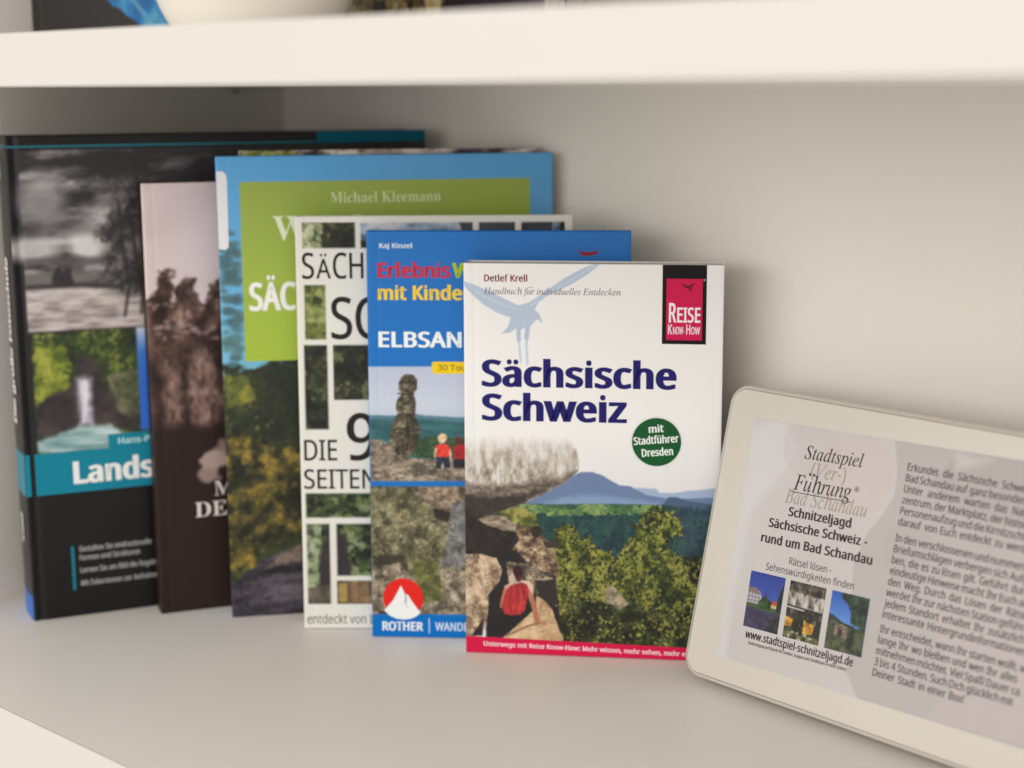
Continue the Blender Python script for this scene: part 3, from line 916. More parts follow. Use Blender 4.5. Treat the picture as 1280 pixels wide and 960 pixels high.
T('title_text', 'SÄCHSISCHE', 13.8, 154.6, 13.4, (236, 240, 220), 'bold', 0.022, w=22.8, wof='SÄC', lift=0.15)
patch(cov, 'white_sticker', [(0.25, 184.6), (3.4, 184.2), (4.8, 185.4), (5.0, 188), (5.2, 218), (4.6, 220.6), (3.2, 221.8), (0.25, 221.8)], (222, 220, 220), KK)

# ---- 5  guide hidden behind it ----------------------------------------------
loc, yaw, lean, W, H, q = BOOK['klee']
ang = R(yaw)
e = Vector((math.cos(ang), math.sin(ang), 0))
n = Vector((-math.sin(ang), math.cos(ang), 0))
p5 = Vector(loc) + e * 0.0115 + n * 0.0094
r = thing('photo_guide', 'guide hidden behind the sky blue one, only its pale speckled top edge showing', 'book', p5, (-R(lean), 0, ang), 'travel guides standing on the shelf')
W5, H5 = 147.0, 231.0
A = Art(W5, H5, 1.0, (170, 160, 150))
A.rock(np.ones_like(A.X), [(54, 44, 52), (128, 118, 110), (206, 196, 186), (218, 206, 196)], 9, 4, 3, 0.6)
A.leaves(A.mask([(0, 200), (30, 200), (30, 231), (0, 231)], 1), 300, 1.4, [(70, 84, 30), (150, 160, 60)], 3, 3)
A.fill(A.mask([(60, 222), (105, 222), (105, 231), (60, 231)], 2, 2), (204, 184, 176), 0.6)
A.fill(A.mask([(108, 220), (120, 220), (120, 231), (108, 231)], 2, 1), (50, 44, 70), 0.8)
A.build('front_cover', M_matt, r, 1.3)
box('page_block', (0.0004, 0.0004, 0.0006), (W5 / 1000 - 0.0007, 0.0041, H5 / 1000 - 0.0006), M_page, r)
box('back_cover', (0, 0.0041, 0), (W5 / 1000, 0.0045, H5 / 1000), ink((150, 140, 130)), r)
box('spine', (-0.0004, 0.0002, 0), (0.0003, 0.0044, H5 / 1000), ink((150, 140, 130)), r)

# ---- 6  brown book ------------------------------------------------------------
KB = 1.2
r, W, H, f = book('brown', 'history_book', 'dark brown book with pale pink sky and old engraving on its cover', 0.011, (44, 27, 22), KB)
A = Art(W, H, 0.6, (200, 182, 180), f)
A.fill(np.ones_like(A.X), A.ramp(A.noise(30, 20, 2), [(192, 172, 170), (212, 194, 190)]))
dark = A.mask([(150, 376), (180, 378), (192, 370), (199, 356), (203, 342), (208, 342), (212, 356), (214, 376), (220, 378), (224, 358), (231, 349), (240, 352), (246, 370), (256, 380), (268, 366), (290, 350), (540, 340), (540, 800), (150, 800)], 1.2, 2.2, 2.4, 3)
A.fill(dark, (40, 23, 18))
for (cx_, cy_, w_, h_) in ((206, 356, 9, 18), (233, 364, 12, 16), (190, 382, 12, 8), (256, 384, 12, 8), (268, 366, 10, 14)):
    A.leaves(A.mask([(cx_ - w_, cy_ - h_), (cx_ + w_, cy_ - h_), (cx_ + w_, cy_ + h_), (cx_ - w_, cy_ + h_)], 3, 3, 4, int(cx_)), 110, 0.9, [(46, 28, 24), (78, 56, 50), (120, 96, 90)], int(cx_), 3)
A.rock(dark * A.mask([(150, 370), (540, 340), (540, 520), (150, 540)], 6), [(34, 20, 18), (60, 40, 34), (104, 78, 68)], 6, 9, 4, 0.3, 1.2)
for x_, y_, w_, h_ in ((216, 500, 4.5, 19), (253, 492, 7.5, 22), (222, 400, 5, 9), (300, 480, 8, 22), (345, 470, 9, 24)):
    A.fill(A.oval((x_, y_), w_, h_, 3.5, 2, int(x_)), A.ramp(A.noise(2, 4, int(x_)) * 1.8 - 0.4, [(58, 38, 32), (128, 98, 86), (168, 140, 126)]), 0.8)
for i in range(34):
    rr_ = random.Random(i)
    A.fill(A.oval((rr_.uniform(186, 275), rr_.uniform(375, 425)), rr_.uniform(0.7, 1.8), rr_.uniform(0.6, 1.4), 1.2), (176, 150, 140), 0.6)
A.fill(A.mask([(190, 535), (540, 520), (540, 800), (190, 800)], 6), (36, 19, 14))
A.fill(A.oval((268, 575), 6.5, 5.5, 1.5, 2.2, 8), (176, 150, 138), 0.9)
A.fill(A.oval((262, 592), 5.5, 5, 1.5, 2.2, 9), (160, 134, 122), 0.85)
A.fill(A.oval((278, 560), 3.5, 4, 1.5, 1.6, 10), (148, 122, 112), 0.8)
A.blur(1)
cov = A.build('front_cover', M_matt, r, KB, soft_bend(W))
text(cov, 'title_text', 'M', 29.2, 58.6, 7.4, (206, 190, 180), 'serif', k=KB)
text(cov, 'title_text', 'DER', 19.2, 48.2, 7.6, (214, 198, 188), 'serif', w=16.0, wof='DE', k=KB)

# ---- 7  black photography hardcover ---------------------------------------------
KL = 1.25
loc, yaw, lean, Wm, Hm, q = BOOK['land']
W, H, f = Wm * 1000, Hm * 1000, homog(q, Wm * 1000, Hm * 1000)
TH = 33.5
r = thing('photography_book', 'thick black hardcover with teal band standing leftmost on the shelf', 'book', loc, (-R(lean), 0, R(yaw)), 'travel guides standing on the shelf')
NAVY = (12, 11, 12)
TEAL = (18, 118, 138)
A = Art(W, H, 0.6, NAVY, f)
A.zoom(0, 150, 2.908)
ph = np.clip(np.minimum.reduce([A.X - 5.3, A.Y - 144.6, 232.2 - A.Y]) / 0.6 + 0.5, 0, 1)
sky = A.ramp((A.noise(26, 9, 4, 5, 0.62) - 0.5) * 2.4 + (A.noise(40, 3.2, 14, 3) - 0.5) * 0.7 + 0.42 - np.clip((A.Y - 200) / 60, 0, 0.4), [(40, 37, 38), (84, 79, 80), (146, 140, 140), (184, 178, 176)])
A.fill(ph, sky)
A.fill(A.oval((150, 290), 11, 12, 9), (150, 144, 143), 0.75)
A.fill(A.oval((110, 470), 14, 6, 5), (192, 186, 182), 0.8)
A.fill(A.oval((320, 450), 9, 8, 5), (204, 198, 194), 0.9)
A.fill(A.stroke([(180, 370), (300, 345), (400, 290), (440, 230)], 5, 6), (140, 134, 132), 0.6)
A.fill(A.oval((240, 400), 22, 3, 4), (70, 66, 66), 0.5)
A.fill(A.stroke([(100, 515), (280, 505), (400, 520)], 3.0, 2.5), (78, 72, 72), 0.8)
A.fill(ph * A.mask([(60, 560), (200, 555), (380, 540), (1800, 520), (1800, 620), (60, 615)], 2, 1), (92, 86, 84), 0.8)
A.fill(ph * A.mask([(60, 600), (1800, 590), (1800, 800), (60, 800)], 1.2, 0.6), A.ramp(A.noise(9, 1.6, 7, 4) * 1.8 - 0.4, [(120, 108, 104), (170, 158, 152), (196, 184, 178)]))
A.fill(ph * A.stroke([(90, 610), (300, 600), (520, 608)], 2.2, 1.2), (38, 33, 34), 0.9)
A.fill(ph * A.mask([(190, 600), (195, 550), (215, 535), (228, 560), (235, 545), (258, 545), (268, 600)], 1, 0.8), (44, 39, 40))
tr = A.mask([(400, 200), (500, 190), (560, 230), (560, 620), (330, 615), (360, 500), (340, 400), (390, 300)], 6, 5, 8, 5)
trs = np.clip(A.noise(5, 6, 71, 4, 0.7) * 2.4 - 0.75 + np.clip((A.X - 44) / 16, -0.4, 0.6), 0, 1)
A.fill(tr * ph * trs, (52, 48, 49), 0.85)
A.leaves((tr * trs) * ph, 1500, 0.8, [(36, 33, 34), (60, 56, 56), (104, 98, 98)], 4, 5)
for q_ in ([(480, 400), (500, 520), (520, 620)], [(430, 300), (445, 450), (470, 600), (455, 710)], [(520, 620), (515, 700)]):
    A.fill(ph * A.stroke(q_, 1.5, 1.2), (40, 35, 36), 0.85)
A.fill(ph * np.clip((A.X - 75) / 30, 0, 1), (50, 46, 48), 0.6)
A.zoom(0, 460, 2.823)
p2 = np.clip(np.minimum.reduce([A.X - 6.2, 144.0 - A.Y, A.Y - 84]) / 0.6 + 0.5, 0, 1)
A.fill(p2, (44, 54, 28))
A.leaves(p2, 5200, 0.85, [(22, 28, 18), (46, 58, 26), (84, 98, 38), (122, 126, 60)], 6, 11)
A.leaves(p2 * A.mask([(110, -100), (240, -60), (250, 60), (180, 110), (120, 130)], 4, 5, 4), 700, 0.8, [(72, 84, 30), (110, 120, 38), (150, 150, 60)], 7, 6)
A.fill(p2 * A.mask([(135, 130), (190, 85), (235, 80), (270, 20), (262, -30), (300, -45), (340, -20), (370, 60), (420, 120), (490, 180), (520, 215), (420, 215), (390, 205), (280, 210), (240, 235), (130, 245)], 1.6, 1.5), A.ramp(A.noise(7, 5, 8) * 1.5 - 0.25, [(36, 30, 32), (72, 62, 60)]))
A.leaves(p2 * A.mask([(370, 20), (480, 0), (490, 190), (420, 150)], 3, 3), 500, 0.8, [(60, 66, 40), (110, 108, 84)], 9, 6)
A.fill(A.mask([(270, 35), (322, 35), (320, 120), (328, 200), (285, 200), (280, 110)], 3.6, 1.2), A.ramp(A.noise(1.4, 9, 10) * 1.5 - 0.25, [(164, 156, 170), (226, 222, 228)]))
A.fill(p2 * A.mask([(130, 300), (130, 262), (200, 236), (280, 205), (390, 200), (430, 225), (540, 240), (540, 300)], 2, 0.8), A.ramp(A.noise(14, 2.2, 11) * 1.5 - 0.3, [(88, 124, 124), (148, 172, 170), (196, 208, 206)]))
A.zs = None
A.fill(np.clip(np.minimum.reduce([A.X - 56.9, 69 - A.X, A.Y - 92, 144 - A.Y]) / 0.6 + 0.5, 0, 1), A.ramp((A.Y - 118) / 26, [(50, 102, 190), (60, 112, 196), (190, 196, 212)]))
A.fill(np.clip(np.minimum.reduce([A.X - 69, A.Y - 92, 144 - A.Y]) / 0.6 + 0.5, 0, 1), A.ramp(A.noise(20, 12, 13), [(40, 70, 120), (150, 160, 150)]))
A.blur(1)
bd = lambda X, Y: 0.9 * np.exp(-((X - 3.4) / 1.5) ** 2)
cov = A.build('front_cover', M_gloss, r, KL, bd, skirt=2.2)
box('page_block', (0.004, 0.0024, 0.003), (Wm - 0.004, TH / 1000 - 0.0024, Hm - 0.003), M_page, r)
box('back_cover', (0.0, (TH - 2.3) / 1000, 0.0), (Wm, TH / 1000, Hm), ink(NAVY, KL), r)
S = Art(TH, H, 0.8, (13, 12, 13))
S.fill(np.clip(np.minimum(S.Y - 63.2, 84.6 - S.Y) / 0.8 + 0.5, 0, 1), TEAL)
S.fill(np.clip((12.2 - S.Y) / 0.8 + 0.5, 0, 1), (12, 92, 178))
S.fill(np.clip(np.minimum(S.Y - 233.2, 234.6 - S.Y) / 0.8 + 0.5, 0, 1), (32, 96, 108))
S.fill(np.clip((S.X - TH + 2.4) / 0.8, 0, 1), (24, 22, 23), 0.5)
sp = S.build('spine', M_gloss, r, KL, spine=(TH, 1.4))
patch(cov, 'teal_line', rect(0.1, 233.1, W - 60, 234.2), (36, 100, 112), KL)
patch(cov, 'corner_tag', rect(152.6, 233.0, W - 0.1, H - 0.1), (0, 92, 112), KL)
patch(cov, 'title_band', rect(4.6, 63.4, W, 84.3), TEAL, KL, 0.06)
patch(cov, 'title_band', rect(0.05, 63.4, 2.2, 84.3), TEAL, KL, 0.06)
patch(cov, 'author_band', rect(40.5, 84.2, W, 91.2), TEAL, KL, 0.09)
T = lambda *a, **k: text(cov, *a, k=KL, **k)
T('author_text', 'Hans-Peter Schaub', 45.4, 86.0, 3.2, (176, 212, 220), 'bold', 0.0, w=11, wof='Hans')
T('title_text', 'Landschaftsfotografie', 22.6, 68.0, 11.0, (232, 238, 240), 'bold', 0.03, w=40.0, wof='Lands', lift=0.13)
patch(cov, 'teal_rule', rect(19.4, 13.4, 20.9, 36.0), (24, 108, 124), KL)
for i, (s_, y_) in enumerate((('Gestalten Sie eindrucksvolle', 32.9), ('Formen und Strukturen', 28.3), ('Lernen Sie am Bild die Regeln', 21.9), ('Mit Exkursionen zur Aufnahme', 15.2))):
    T('blurb_text', s_, 23.4, y_, 2.8, (158, 156, 156), 'bold', 0.0, sx=3.25)
# lettering on the spine, reading upwards
def spine_text(s, z0, cap, wz, col, ymid, x_out=1.62):
    V, Fc, adv, x0, x1 = glyphs(s, 'bold', 0.03)
    sy, sx = cap / capheight('bold', 0.03), wz / (x1 - x0)
    pts = [(ymid + (b * sy - cap / 2), z0 + (a - x0) * sx) for a, b in V]
    verts = [(-(x_out) / 1000, a / 1000, b / 1000) for a, b in pts]
    return mesh_obj('spine_text', verts, Fc, ink(col, KL), sp)
spine_text('Die große Fotoschule', 98.5, 11.0, 82, (244, 242, 238), 15.0)
spine_text('Schaub', 38.0, 7.0, 15, (230, 228, 226), 14.0)
mesh_obj('spine_emblem', [(-0.0016, 0.012, 0.218), (-0.0016, 0.022, 0.218), (-0.0016, 0.022, 0.228), (-0.0016, 0.012, 0.228)], [(0, 1, 2, 3)], ink((120, 130, 134), KL), sp)

# ------------------------------------------------------------------ cream game box
loc, yaw, lean, W, H, q = BOOK['box']
r = thing('game_box', 'cream box with rounded corners and printed paper label, leaning right of the books', 'box', loc, (-R(lean), 0, R(yaw)))


def rounded(W, H, rad, inset, n=10):
    out = []
    rr = max(rad - inset, 0.0005)
    for cx, cy, a0 in ((W - rad, rad, -90), (W - rad, H - rad, 0), (rad, H - rad, 90), (rad, rad, 180)):
        for i in range(n + 1):
            a = R(a0 + 90 * i / n)
            out.append((cx + rr * math.cos(a), cy + rr * math.sin(a)))
    return out


def shell(name, prof, rad, mat, parent):
    verts, faces = [], []
    for inset, dep in prof:
        verts += [(x, dep, z) for x, z in rounded(W, H, rad, inset)]
    n = len(verts) // len(prof)
    for j in range(len(prof) - 1):
        for i in range(n):
            a, b = j * n + i, j * n + (i + 1) % n
            faces.append((a, b, b + n, a + n))
    faces.append(tuple(range(n - 1, -1, -1))[::-1])
    faces.append(tuple(range((len(prof) - 1) * n, len(prof) * n))[::-1])
    o = mesh_obj(name, verts, faces, mat, parent, False)
    sm = [True] * (len(faces) - 2) + [False, False]
    o.data.polygons.foreach_set('use_smooth', sm)
    return o


mmf = 0.001
shell('lid', [(2.2 * mmf, 0.0), (1.3 * mmf, 0.12 * mmf), (0.6 * mmf, 0.55 * mmf), (0.15 * mmf, 1.3 * mmf), (0, 2.2 * mmf), (0, 14.0 * mmf), (0.3 * mmf, 14.4 * mmf), (1.2 * mmf, 14.4 * mmf)], 0.0095, M_tin, r)
shell('base_tray', [(1.5 * mmf, 14.3 * mmf), (1.4 * mmf, 14.6 * mmf), (1.3 * mmf, 15.0 * mmf), (1.3 * mmf, 17.2 * mmf), (2.0 * mmf, 18.0 * mmf)], 0.0095, M_tin, r)

TILT = R(1.3)
OX, OY = 18.5, 12.2
KX = 0.84


def L(x, y):
    dx, dy = x - OX, y - OY
    return (dx * math.cos(TILT) + dy * math.sin(TILT), -dx * math.sin(TILT) + dy * math.cos(TILT))


LW, LH = 256.0, 105.0
base = (206, 194, 190)
A = Art(LW, LH, 0.6, base)
fq = homog(q, W * 1000, H * 1000)
A.f = lambda x, y: L(*fq(x, y))
A.fill(np.ones_like(A.X), A.ramp(A.noise(60, 50, 2), [(196, 189, 183), (208, 200, 195)]))
# paler left zone, overlapping printed shapes and a painted glare wedge
A.fill(A.mask([(900, 560), (975, 520), (1000, 560), (940, 640), (915, 760), (905, 850), (880, 850)], 3.0), (214, 208, 206), 0.7)
A.fill(A.mask([(1118, 530), (1122, 590), (1118, 620), (1100, 648), (1085, 665), (1068, 700), (1062, 760), (1058, 840), (1075, 880), (1200, 930), (1900, 1200), (1900, 500)], 0.8), (182, 173, 168), 0.8)
A.fill(A.oval((1068, 592), 18.5, 18.0, 0.8), (204, 190, 184), 0.7)
A.fill(A.oval((1015, 560), 15, 13, 1.0), (196, 184, 180), 0.35)
A.fill(A.mask([(1165, 600), (1190, 575), (1240, 562), (1300, 570), (1900, 640), (1900, 760), (1400, 680), (1270, 660), (1190, 640)], 0.8), (178, 166, 161), 0.6)
A.fill(A.mask([(1196, 568), (1240, 575), (1215, 583), (1196, 588)], 4), (226, 220, 214), 0.45)  # small glare wedge painted into the label colour
A.fill(A.mask([(1290, 720), (1190, 700), (1160, 760), (1190, 860), (1160, 900), (1900, 1100), (1900, 800)], 0.9), (196, 182, 178), 0.55)
A.fill(A.oval((1135, 690), 12, 12, 0.9), (180, 168, 164), 0.35)
lab = A.build('label', M_label, r, KX, skirt=0)
lab.location = (OX / 1000, -0.00012, OY / 1000)
lab.rotation_euler = (0, -TILT, 0)
T = lambda *a, **k: text(lab, *a, k=KX, **k)


def lt(name, s, x, y, cap, col, kind, off=0.0, w=None, **k):
    a, b = L(x, y)
    return T(name, s, a, b, cap, col, kind, off, w=w, **k)


DK, GR = (66, 54, 50), (150, 138, 126)
rt2 = R(0.8)
lt('logo_text', 'Bad Schandau', 39.9, 84.2, 6.0, (168, 154, 142), 'italic', 0, w=42.0, rot=rt2, lift=0.06)
lt('logo_text', '(Ver-)', 51.0, 97.2, 6.0, (168, 154, 142), 'italic', 0, w=17.6, rot=rt2, lift=0.06)
lt('logo_text', 'Stadtspiel', 46.2, 104.2, 5.6, DK, 'italic', 0, w=29.6, rot=rt2, lift=0.11)
lt('logo_text', 'Führung', 43.3, 90.4, 6.6, DK, 'italic', 0, w=29.4, rot=rt2, lift=0.11)
lt('logo_text', '®', 73.9, 95.0, 2.2, (100, 88, 82), 'sans', 0, lift=0.11)
a0, b0 = L(42.4, 89.1)
patch(lab, 'logo_rule', [(a0, b0), (a0 + 31, b0 + 0.4), (a0 + 31, b0 + 0.75), (a0, b0 + 0.35)], (92, 80, 74), KX, 0.14)
lt('heading_text', 'Schnitzeljagd', 43.1, 79.0, 3.8, DK, 'bold', 0.016, w=32.3, rot=rt2)
lt('heading_text', 'Sächsische Schweiz -', 33.9, 72.5, 3.8, DK, 'bold', 0.016, w=50.7, rot=rt2)
lt('heading_text', 'rund um Bad Schandau', 31.2, 65.5, 3.8, DK, 'bold', 0.016, w=57.4, rot=rt2)
lt('subheading_text', 'Rätsel lösen -', 48.0, 59.0, 3.0, (84, 74, 70), 'sans', 0, w=21.9, rot=rt2)
lt('subheading_text', 'Sehenswürdigkeiten finden', 36.5, 54.2, 3.0, (84, 74, 70), 'sans', 0, w=45.6, rot=rt2)
lt('web_text', 'www.stadtspiel-schnitzeljagd.de', 32.0, 23.6, 3.4, DK, 'bold', 0.004, w=56.2, rot=rt2)
lt('small_print', 'Stadtrundgang mit Rätseln für Familien, Gruppen und Schulklassen in vielen Städten', 34.2, 21.2, 1.3, (120, 90, 84), 'bold', 0.0, w=51.3, rot=rt2)

PARA = [(['Erkundet die Sächsische Schweiz und', 'Bad Schandau auf ganz besondere Weise.', 'Unter anderem warten das National-', 'zentrum, der Marktplatz, der historische', 'Personenaufzug und die Kirnitzschtalbahn', 'darauf von Euch entdeckt zu werden.'], 107.9),
        (['In den verschlossenen und nummerierten', 'Briefumschlägen verbergen sich Aufga-', 'ben, die es zu lösen gilt. Geführt durch', 'eindeutige Hinweise macht Ihr Euch auf', 'den Weg. Durch das Lösen der Rätsel', 'werdet Ihr zur nächsten Station geführt. An', 'jedem Standort erhaltet Ihr zusätzlich', 'interessante Hintergrundinformationen.'], 79.2),
        (['Ihr entscheidet, wann Ihr starten wollt, wie', 'lange Ihr wo bleiben und wen Ihr alles', 'mitnehmen möchtet. Viel Spaß! Dauer ca.', '3 bis 4 Stunden. Such Dich glücklich mit', 'Deiner Stadt in einer Box!'], 42.3)]
SZ = 3.05
s1 = SZ / capheight('sans', 0.0)
SXT = s1 * 0.80
for lines, ytop in PARA:
    for i, ln in enumerate(lines):
        words = ln.split(' ')
        ws = [(glyphs(w_, 'sans', 0.012)[4] - glyphs(w_, 'sans', 0.012)[3]) * SXT for w_ in words]
        x = 97.0 + i * 0.05 + (107.9 - ytop) * 0.012
        right = 160.0
        gap = (right - x - sum(ws)) / max(1, len(words) - 1)
        if i == len(lines) - 1 or gap < 0.9:
            gap = 1.5 if i == len(lines) - 1 else max(gap, 0.95)
        parts = []
        for w_, wd in zip(words, ws):
            a, b = L(x, ytop - i * 4.42)
            b += (x - 97) * 0.010
            parts.append(layout(w_, 'sans', 0.012, a, b, SZ, sx=SXT, rot=-R(0.5)))
            x += wd + gap
        put('paragraph_text', parts, ink((84, 74, 72), KX), lab, 0.10)

# three small photographs on the label
def label_photo(x0, y0, x1, y1, painter, seed):
    a, b = L(x0, y0)
    w_, h_ = x1 - x0, y1 - y0
    P = Art(w_, h_, 0.32, (60, 70, 60))
    painter(P, w_, h_)
    o = P.build('label_photo', M_label, lab, KX, skirt=0)
    o.location = (a / 1000, -0.00008, b / 1000)
    o.rotation_euler = (0, -R(0.6), 0)


def ph1(P, w, h):
    P.fill(np.ones_like(P.X), P.ramp(P.Y / h, [(84, 104, 170), (60, 84, 160), (38, 58, 142)]))
    P.rock(P.mask([(0, 0), (w, 0), (w, 9), (8, 10.5), (0, 9.5)], 0.5, 0.2), [(52, 44, 66), (74, 64, 92)], 3, 1.5, 2, 0.2)
    P.fill(P.mask([(0, 9), (w, 8), (w, 10), (0, 11)], 0.5, 0.3), (60, 84, 44))
    P.fill(P.mask([(0, 10.5), (7.5, 10.5), (7.6, 13.8), (6.4, 16), (3.5, 17.2), (0, 17.0)], 0.4), (176, 168, 170))
    for i in range(4):
        for j in range(3):
            P.fill(P.oval((0.9 + i * 1.7, 11.6 + j * 1.7), 0.45, 0.5), (84, 78, 90), 0.8)
    P.fill(P.mask([(0, 15.4), (6.6, 14.6), (5.2, 17.0), (0, 17.4)], 0.4), (120, 92, 86), 0.8)
    P.fill(P.mask([(9.2, 13), (9.8, 18), (10.4, 13)], 0.4), (40, 46, 84))
    P.leaves(P.mask([(6, 9.5), (14, 9.5), (13.5, 12.5), (9.5, 14.5), (6.5, 12.5)], 0.5, 0.4), 200, 0.5, [(20, 36, 20), (56, 84, 36)], 3, 2)
    P.fill(P.mask([(13.2, 10.2), (16.8, 10.2), (16.8, 11.8), (13.2, 11.8)], 0.4), (196, 176, 110))
    P.fill(P.mask([(12.9, 11.6), (17.2, 11.6), (15.6, 13.6), (14.0, 13.4)], 0.4), (176, 66, 40))
    P.leaves(P.mask([(16, 9), (w, 9), (w, 21), (17.4, 18), (16.4, 14)], 0.5, 0.4), 220, 0.6, [(14, 22, 26), (34, 50, 42)], 4, 2)
    P.leaves(P.mask([(11, 0), (w, 0), (w, 7), (14, 6)], 0.5, 0.4), 140, 0.5, [(20, 20, 26), (60, 56, 52)], 5, 2)


def ph2(P, w, h):
    P.fill(np.ones_like(P.X), (70, 62, 50))
    P.leaves(np.ones_like(P.X), 900, 0.55, [(22, 24, 14), (66, 58, 46), (120, 108, 92)], 3, 3)
    P.fill(P.mask([(0, 13.5), (w, 13), (w, 19), (0, 19.5)], 0.5, 0.5), P.ramp(P.noise(1.2, 3, 5, 3) * 2 - 0.5, [(70, 62, 56), (160, 150, 138), (206, 200, 190)]))
    P.fill(P.stroke([(0, 13.6), (w, 12.8)], 0.8), (26, 22, 20), 0.9)
    P.fill(P.stroke([(0, 12.9), (9, 12.6)], 0.6), (220, 214, 206), 0.9)
    for i in range(6):
        P.fill(P.mask([(0.8 + 3 * i, 8.5), (2.1 + 3 * i, 8.5), (2.1 + 3 * i, 11.8), (0.8 + 3 * i, 11.8)], 0.4), (40, 34, 34), 0.8)
    P.leaves(P.mask([(0, 4.5), (4.2, 5), (4.2, 8.2), (0, 8.6)], 0.5, 0.8), 90, 0.6, [(150, 100, 40), (206, 150, 46), (226, 180, 80)], 22, 2)
    P.leaves(P.mask([(9, 3), (15, 3.5), (15.5, 8), (9.5, 8.4)], 0.5, 0.8), 160, 0.6, [(150, 100, 40), (206, 150, 46), (226, 180, 80)], 21, 2)
    P.leaves(P.mask([(3.4, 0), (10, 0), (9.4, 9.5), (6.6, 10.5), (4.2, 8)], 0.5, 0.5), 260, 0.5, [(20, 26, 12), (50, 56, 22)], 7, 2)
    P.leaves(P.mask([(13.8, 0), (w, 0), (w, 10), (16, 9)], 0.5, 0.5), 260, 0.5, [(18, 22, 12), (52, 56, 26)], 8, 2)
    P.leaves(P.mask([(0, 0), (w, 0), (w, 2.8), (0, 4)], 0.5, 0.5), 200, 0.45, [(26, 34, 16), (90, 96, 50), (190, 176, 150)], 9, 1.5)


def ph3(P, w, h):
    P.fill(np.ones_like(P.X), P.ramp(P.Y / h, [(130, 160, 206), (96, 140, 206), (42, 84, 170)]))
    P.fill(P.mask([(0, 14.8), (3, 13.8), (8, 11.9), (12, 11.6), (w, 10.6), (w, 0), (0, 0)], 0.4, 0.2), (46, 52, 56))
    P.leaves(P.mask([(0, 12.6), (w, 10.2), (w, 0), (0, 0)], 0.5, 0.4), 900, 0.55, [(26, 32, 20), (62, 70, 42), (96, 92, 70)], 3, 3)
    P.rock(P.mask([(3.6, 6.2), (9.6, 5.6), (10.2, 10.6), (6, 11.6), (3.8, 10)], 0.5, 0.4), [(90, 76, 62), (156, 138, 120)], 2, 2, 4, 0.5)
    P.fill(P.mask([(5.6, 6.4), (7.8, 6.2), (7.6, 9), (6, 9.2)], 0.4), (44, 32, 28), 0.9)
    P.leaves(P.mask([(4.5, h), (w, h), (w, 9.6), (14.6, 11), (11, 12.6), (11, 16), (8.6, 19.5), (5.4, 22)], 0.5, 0.8), 700, 0.6, [(16, 26, 22), (38, 56, 40), (60, 84, 60)], 6, 3)
    P.fill(P.oval((14.2, 11.2), 1.4, 0.7), (80, 126, 190), 0.8)


label_photo(29.9, 28.2, 48.6, 52.3, ph1, 1)
label_photo(51.3, 28.9, 69.9, 52.8, ph2, 2)
label_photo(72.9, 29.5, 91.5, 53.5, ph3, 3)

# ------------------------------------------------------------------ things on the upper board
Z2 = HS + TS + 0.0002
r = thing('picture_book', 'black book with a blue picture behind the left side of the white bowl', 'book', (XL + 0.002, 0.452, Z2))
A = Art(140, 200, 1.0, (36, 32, 30))
A.fill(A.mask([(20, 60), (40, 36), (62, 22), (80, 14), (92, 8), (94, 0), (140, 0), (140, 120), (60, 120)], 0.8, 1.2), A.ramp(A.noise(9, 9, 3) * 1.6 - 0.3, [(16, 66, 112), (30, 98, 146), (80, 134, 150)]))
A.fill(A.stroke([(60, 41), (80, 25), (96, 13)], 2.0, 2), (120, 160, 150), 0.6)
A.fill(A.stroke([(9, 0), (9, 200)], 1.5), (62, 58, 56), 0.8)
A.build('front_cover', M_gloss, r, 1.2, soft_bend(140))
box('page_block', (0.0004, 0.0004, 0.0006), (0.1393, 0.0146, 0.1994), M_page, r)
box('back_cover', (0, 0.0146, 0), (0.14, 0.015, 0.2), ink((36, 32, 30)), r)
box('spine', (-0.0004, 0.0002, 0), (0.0003, 0.0149, 0.2), ink((36, 32, 30)), r)

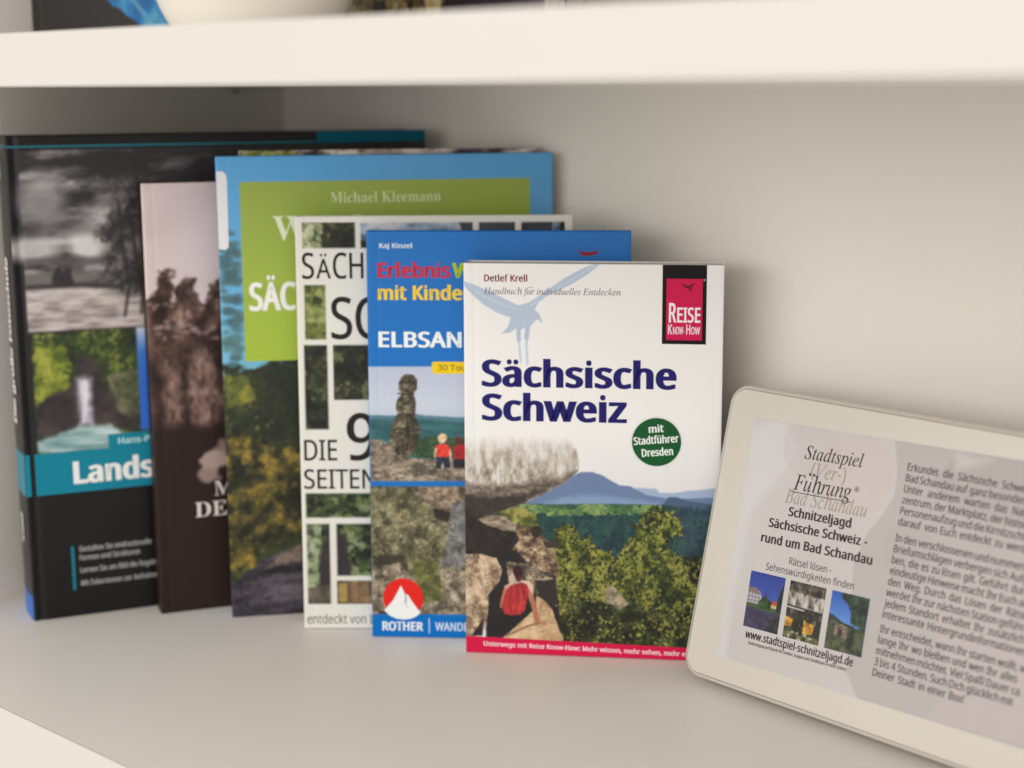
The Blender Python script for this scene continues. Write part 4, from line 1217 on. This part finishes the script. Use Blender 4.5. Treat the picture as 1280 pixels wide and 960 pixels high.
r = thing('picture_book', 'dark book with gold brown foliage picture right of the white bowl', 'book', (-0.580, 0.484, Z2))
A = Art(155, 190, 1.0, (34, 24, 36))
A.fill(np.ones_like(A.X), A.ramp(A.X / 155, [(30, 26, 22), (34, 28, 24), (38, 26, 38)]))
A.leaves(A.mask([(20, 5), (98, 5), (108, 60), (40, 90), (20, 90)], 4, 3), 1300, 2.0, [(40, 34, 24), (96, 82, 50), (150, 124, 70), (176, 160, 120)], 4, 10)
A.build('front_cover', M_gloss, r, 1.2, soft_bend(155))
box('page_block', (0.0004, 0.0004, 0.0006), (0.1543, 0.0136, 0.1894), M_page, r)
box('back_cover', (0, 0.0136, 0), (0.155, 0.014, 0.19), ink((36, 26, 30)), r)
box('spine', (-0.0004, 0.0002, 0), (0.0003, 0.0139, 0.19), ink((36, 26, 30)), r)

r = thing('picture_book', 'brown book on the upper board, its lowest corner just in view', 'book', (-0.4180, 0.5000, Z2))
A = Art(120, 180, 2.0, (96, 72, 60))
A.fill(np.ones_like(A.X), A.ramp(A.noise(20, 12, 3), [(70, 50, 42), (120, 92, 76)]))
A.build('front_cover', M_matt, r, 1.2, soft_bend(120))
box('page_block', (0.0004, 0.0004, 0.0006), (0.1193, 0.0116, 0.1794), M_page, r)
box('back_cover', (0, 0.0116, 0), (0.12, 0.012, 0.18), ink((84, 62, 52)), r)
box('spine', (-0.0004, 0.0002, 0), (0.0003, 0.0119, 0.18), ink((84, 62, 52)), r)

# bowl: lathe
prof = [(0.0, 0.002), (0.026, 0.002), (0.028, 0.0), (0.0315, 0.0), (0.0325, 0.0015), (0.0352, 0.005), (0.0378, 0.010), (0.0405, 0.017), (0.0455, 0.028), (0.0530, 0.045), (0.0600, 0.062), (0.0650, 0.080), (0.0662, 0.082), (0.0650, 0.0832), (0.0635, 0.082), (0.058, 0.064), (0.050, 0.046), (0.041, 0.027), (0.030, 0.014), (0.015, 0.008), (0.0, 0.007)]
nv = 72
verts, faces = [], []
for rr_, z in prof:
    for i in range(nv):
        a = 2 * math.pi * i / nv
        verts.append((rr_ * math.cos(a), rr_ * math.sin(a), z))
for j in range(len(prof) - 1):
    for i in range(nv):
        a, b = j * nv + i, j * nv + (i + 1) % nv
        faces.append((a, b, b + nv, a + nv))
bowl = mesh_obj('bowl', verts, faces, M_ceramic, None, True)
bowl.location = (-0.5225, 0.42, Z2)
bowl['label'] = 'off-white ceramic bowl standing on the upper board between dark books'
bowl['category'] = 'bowl'
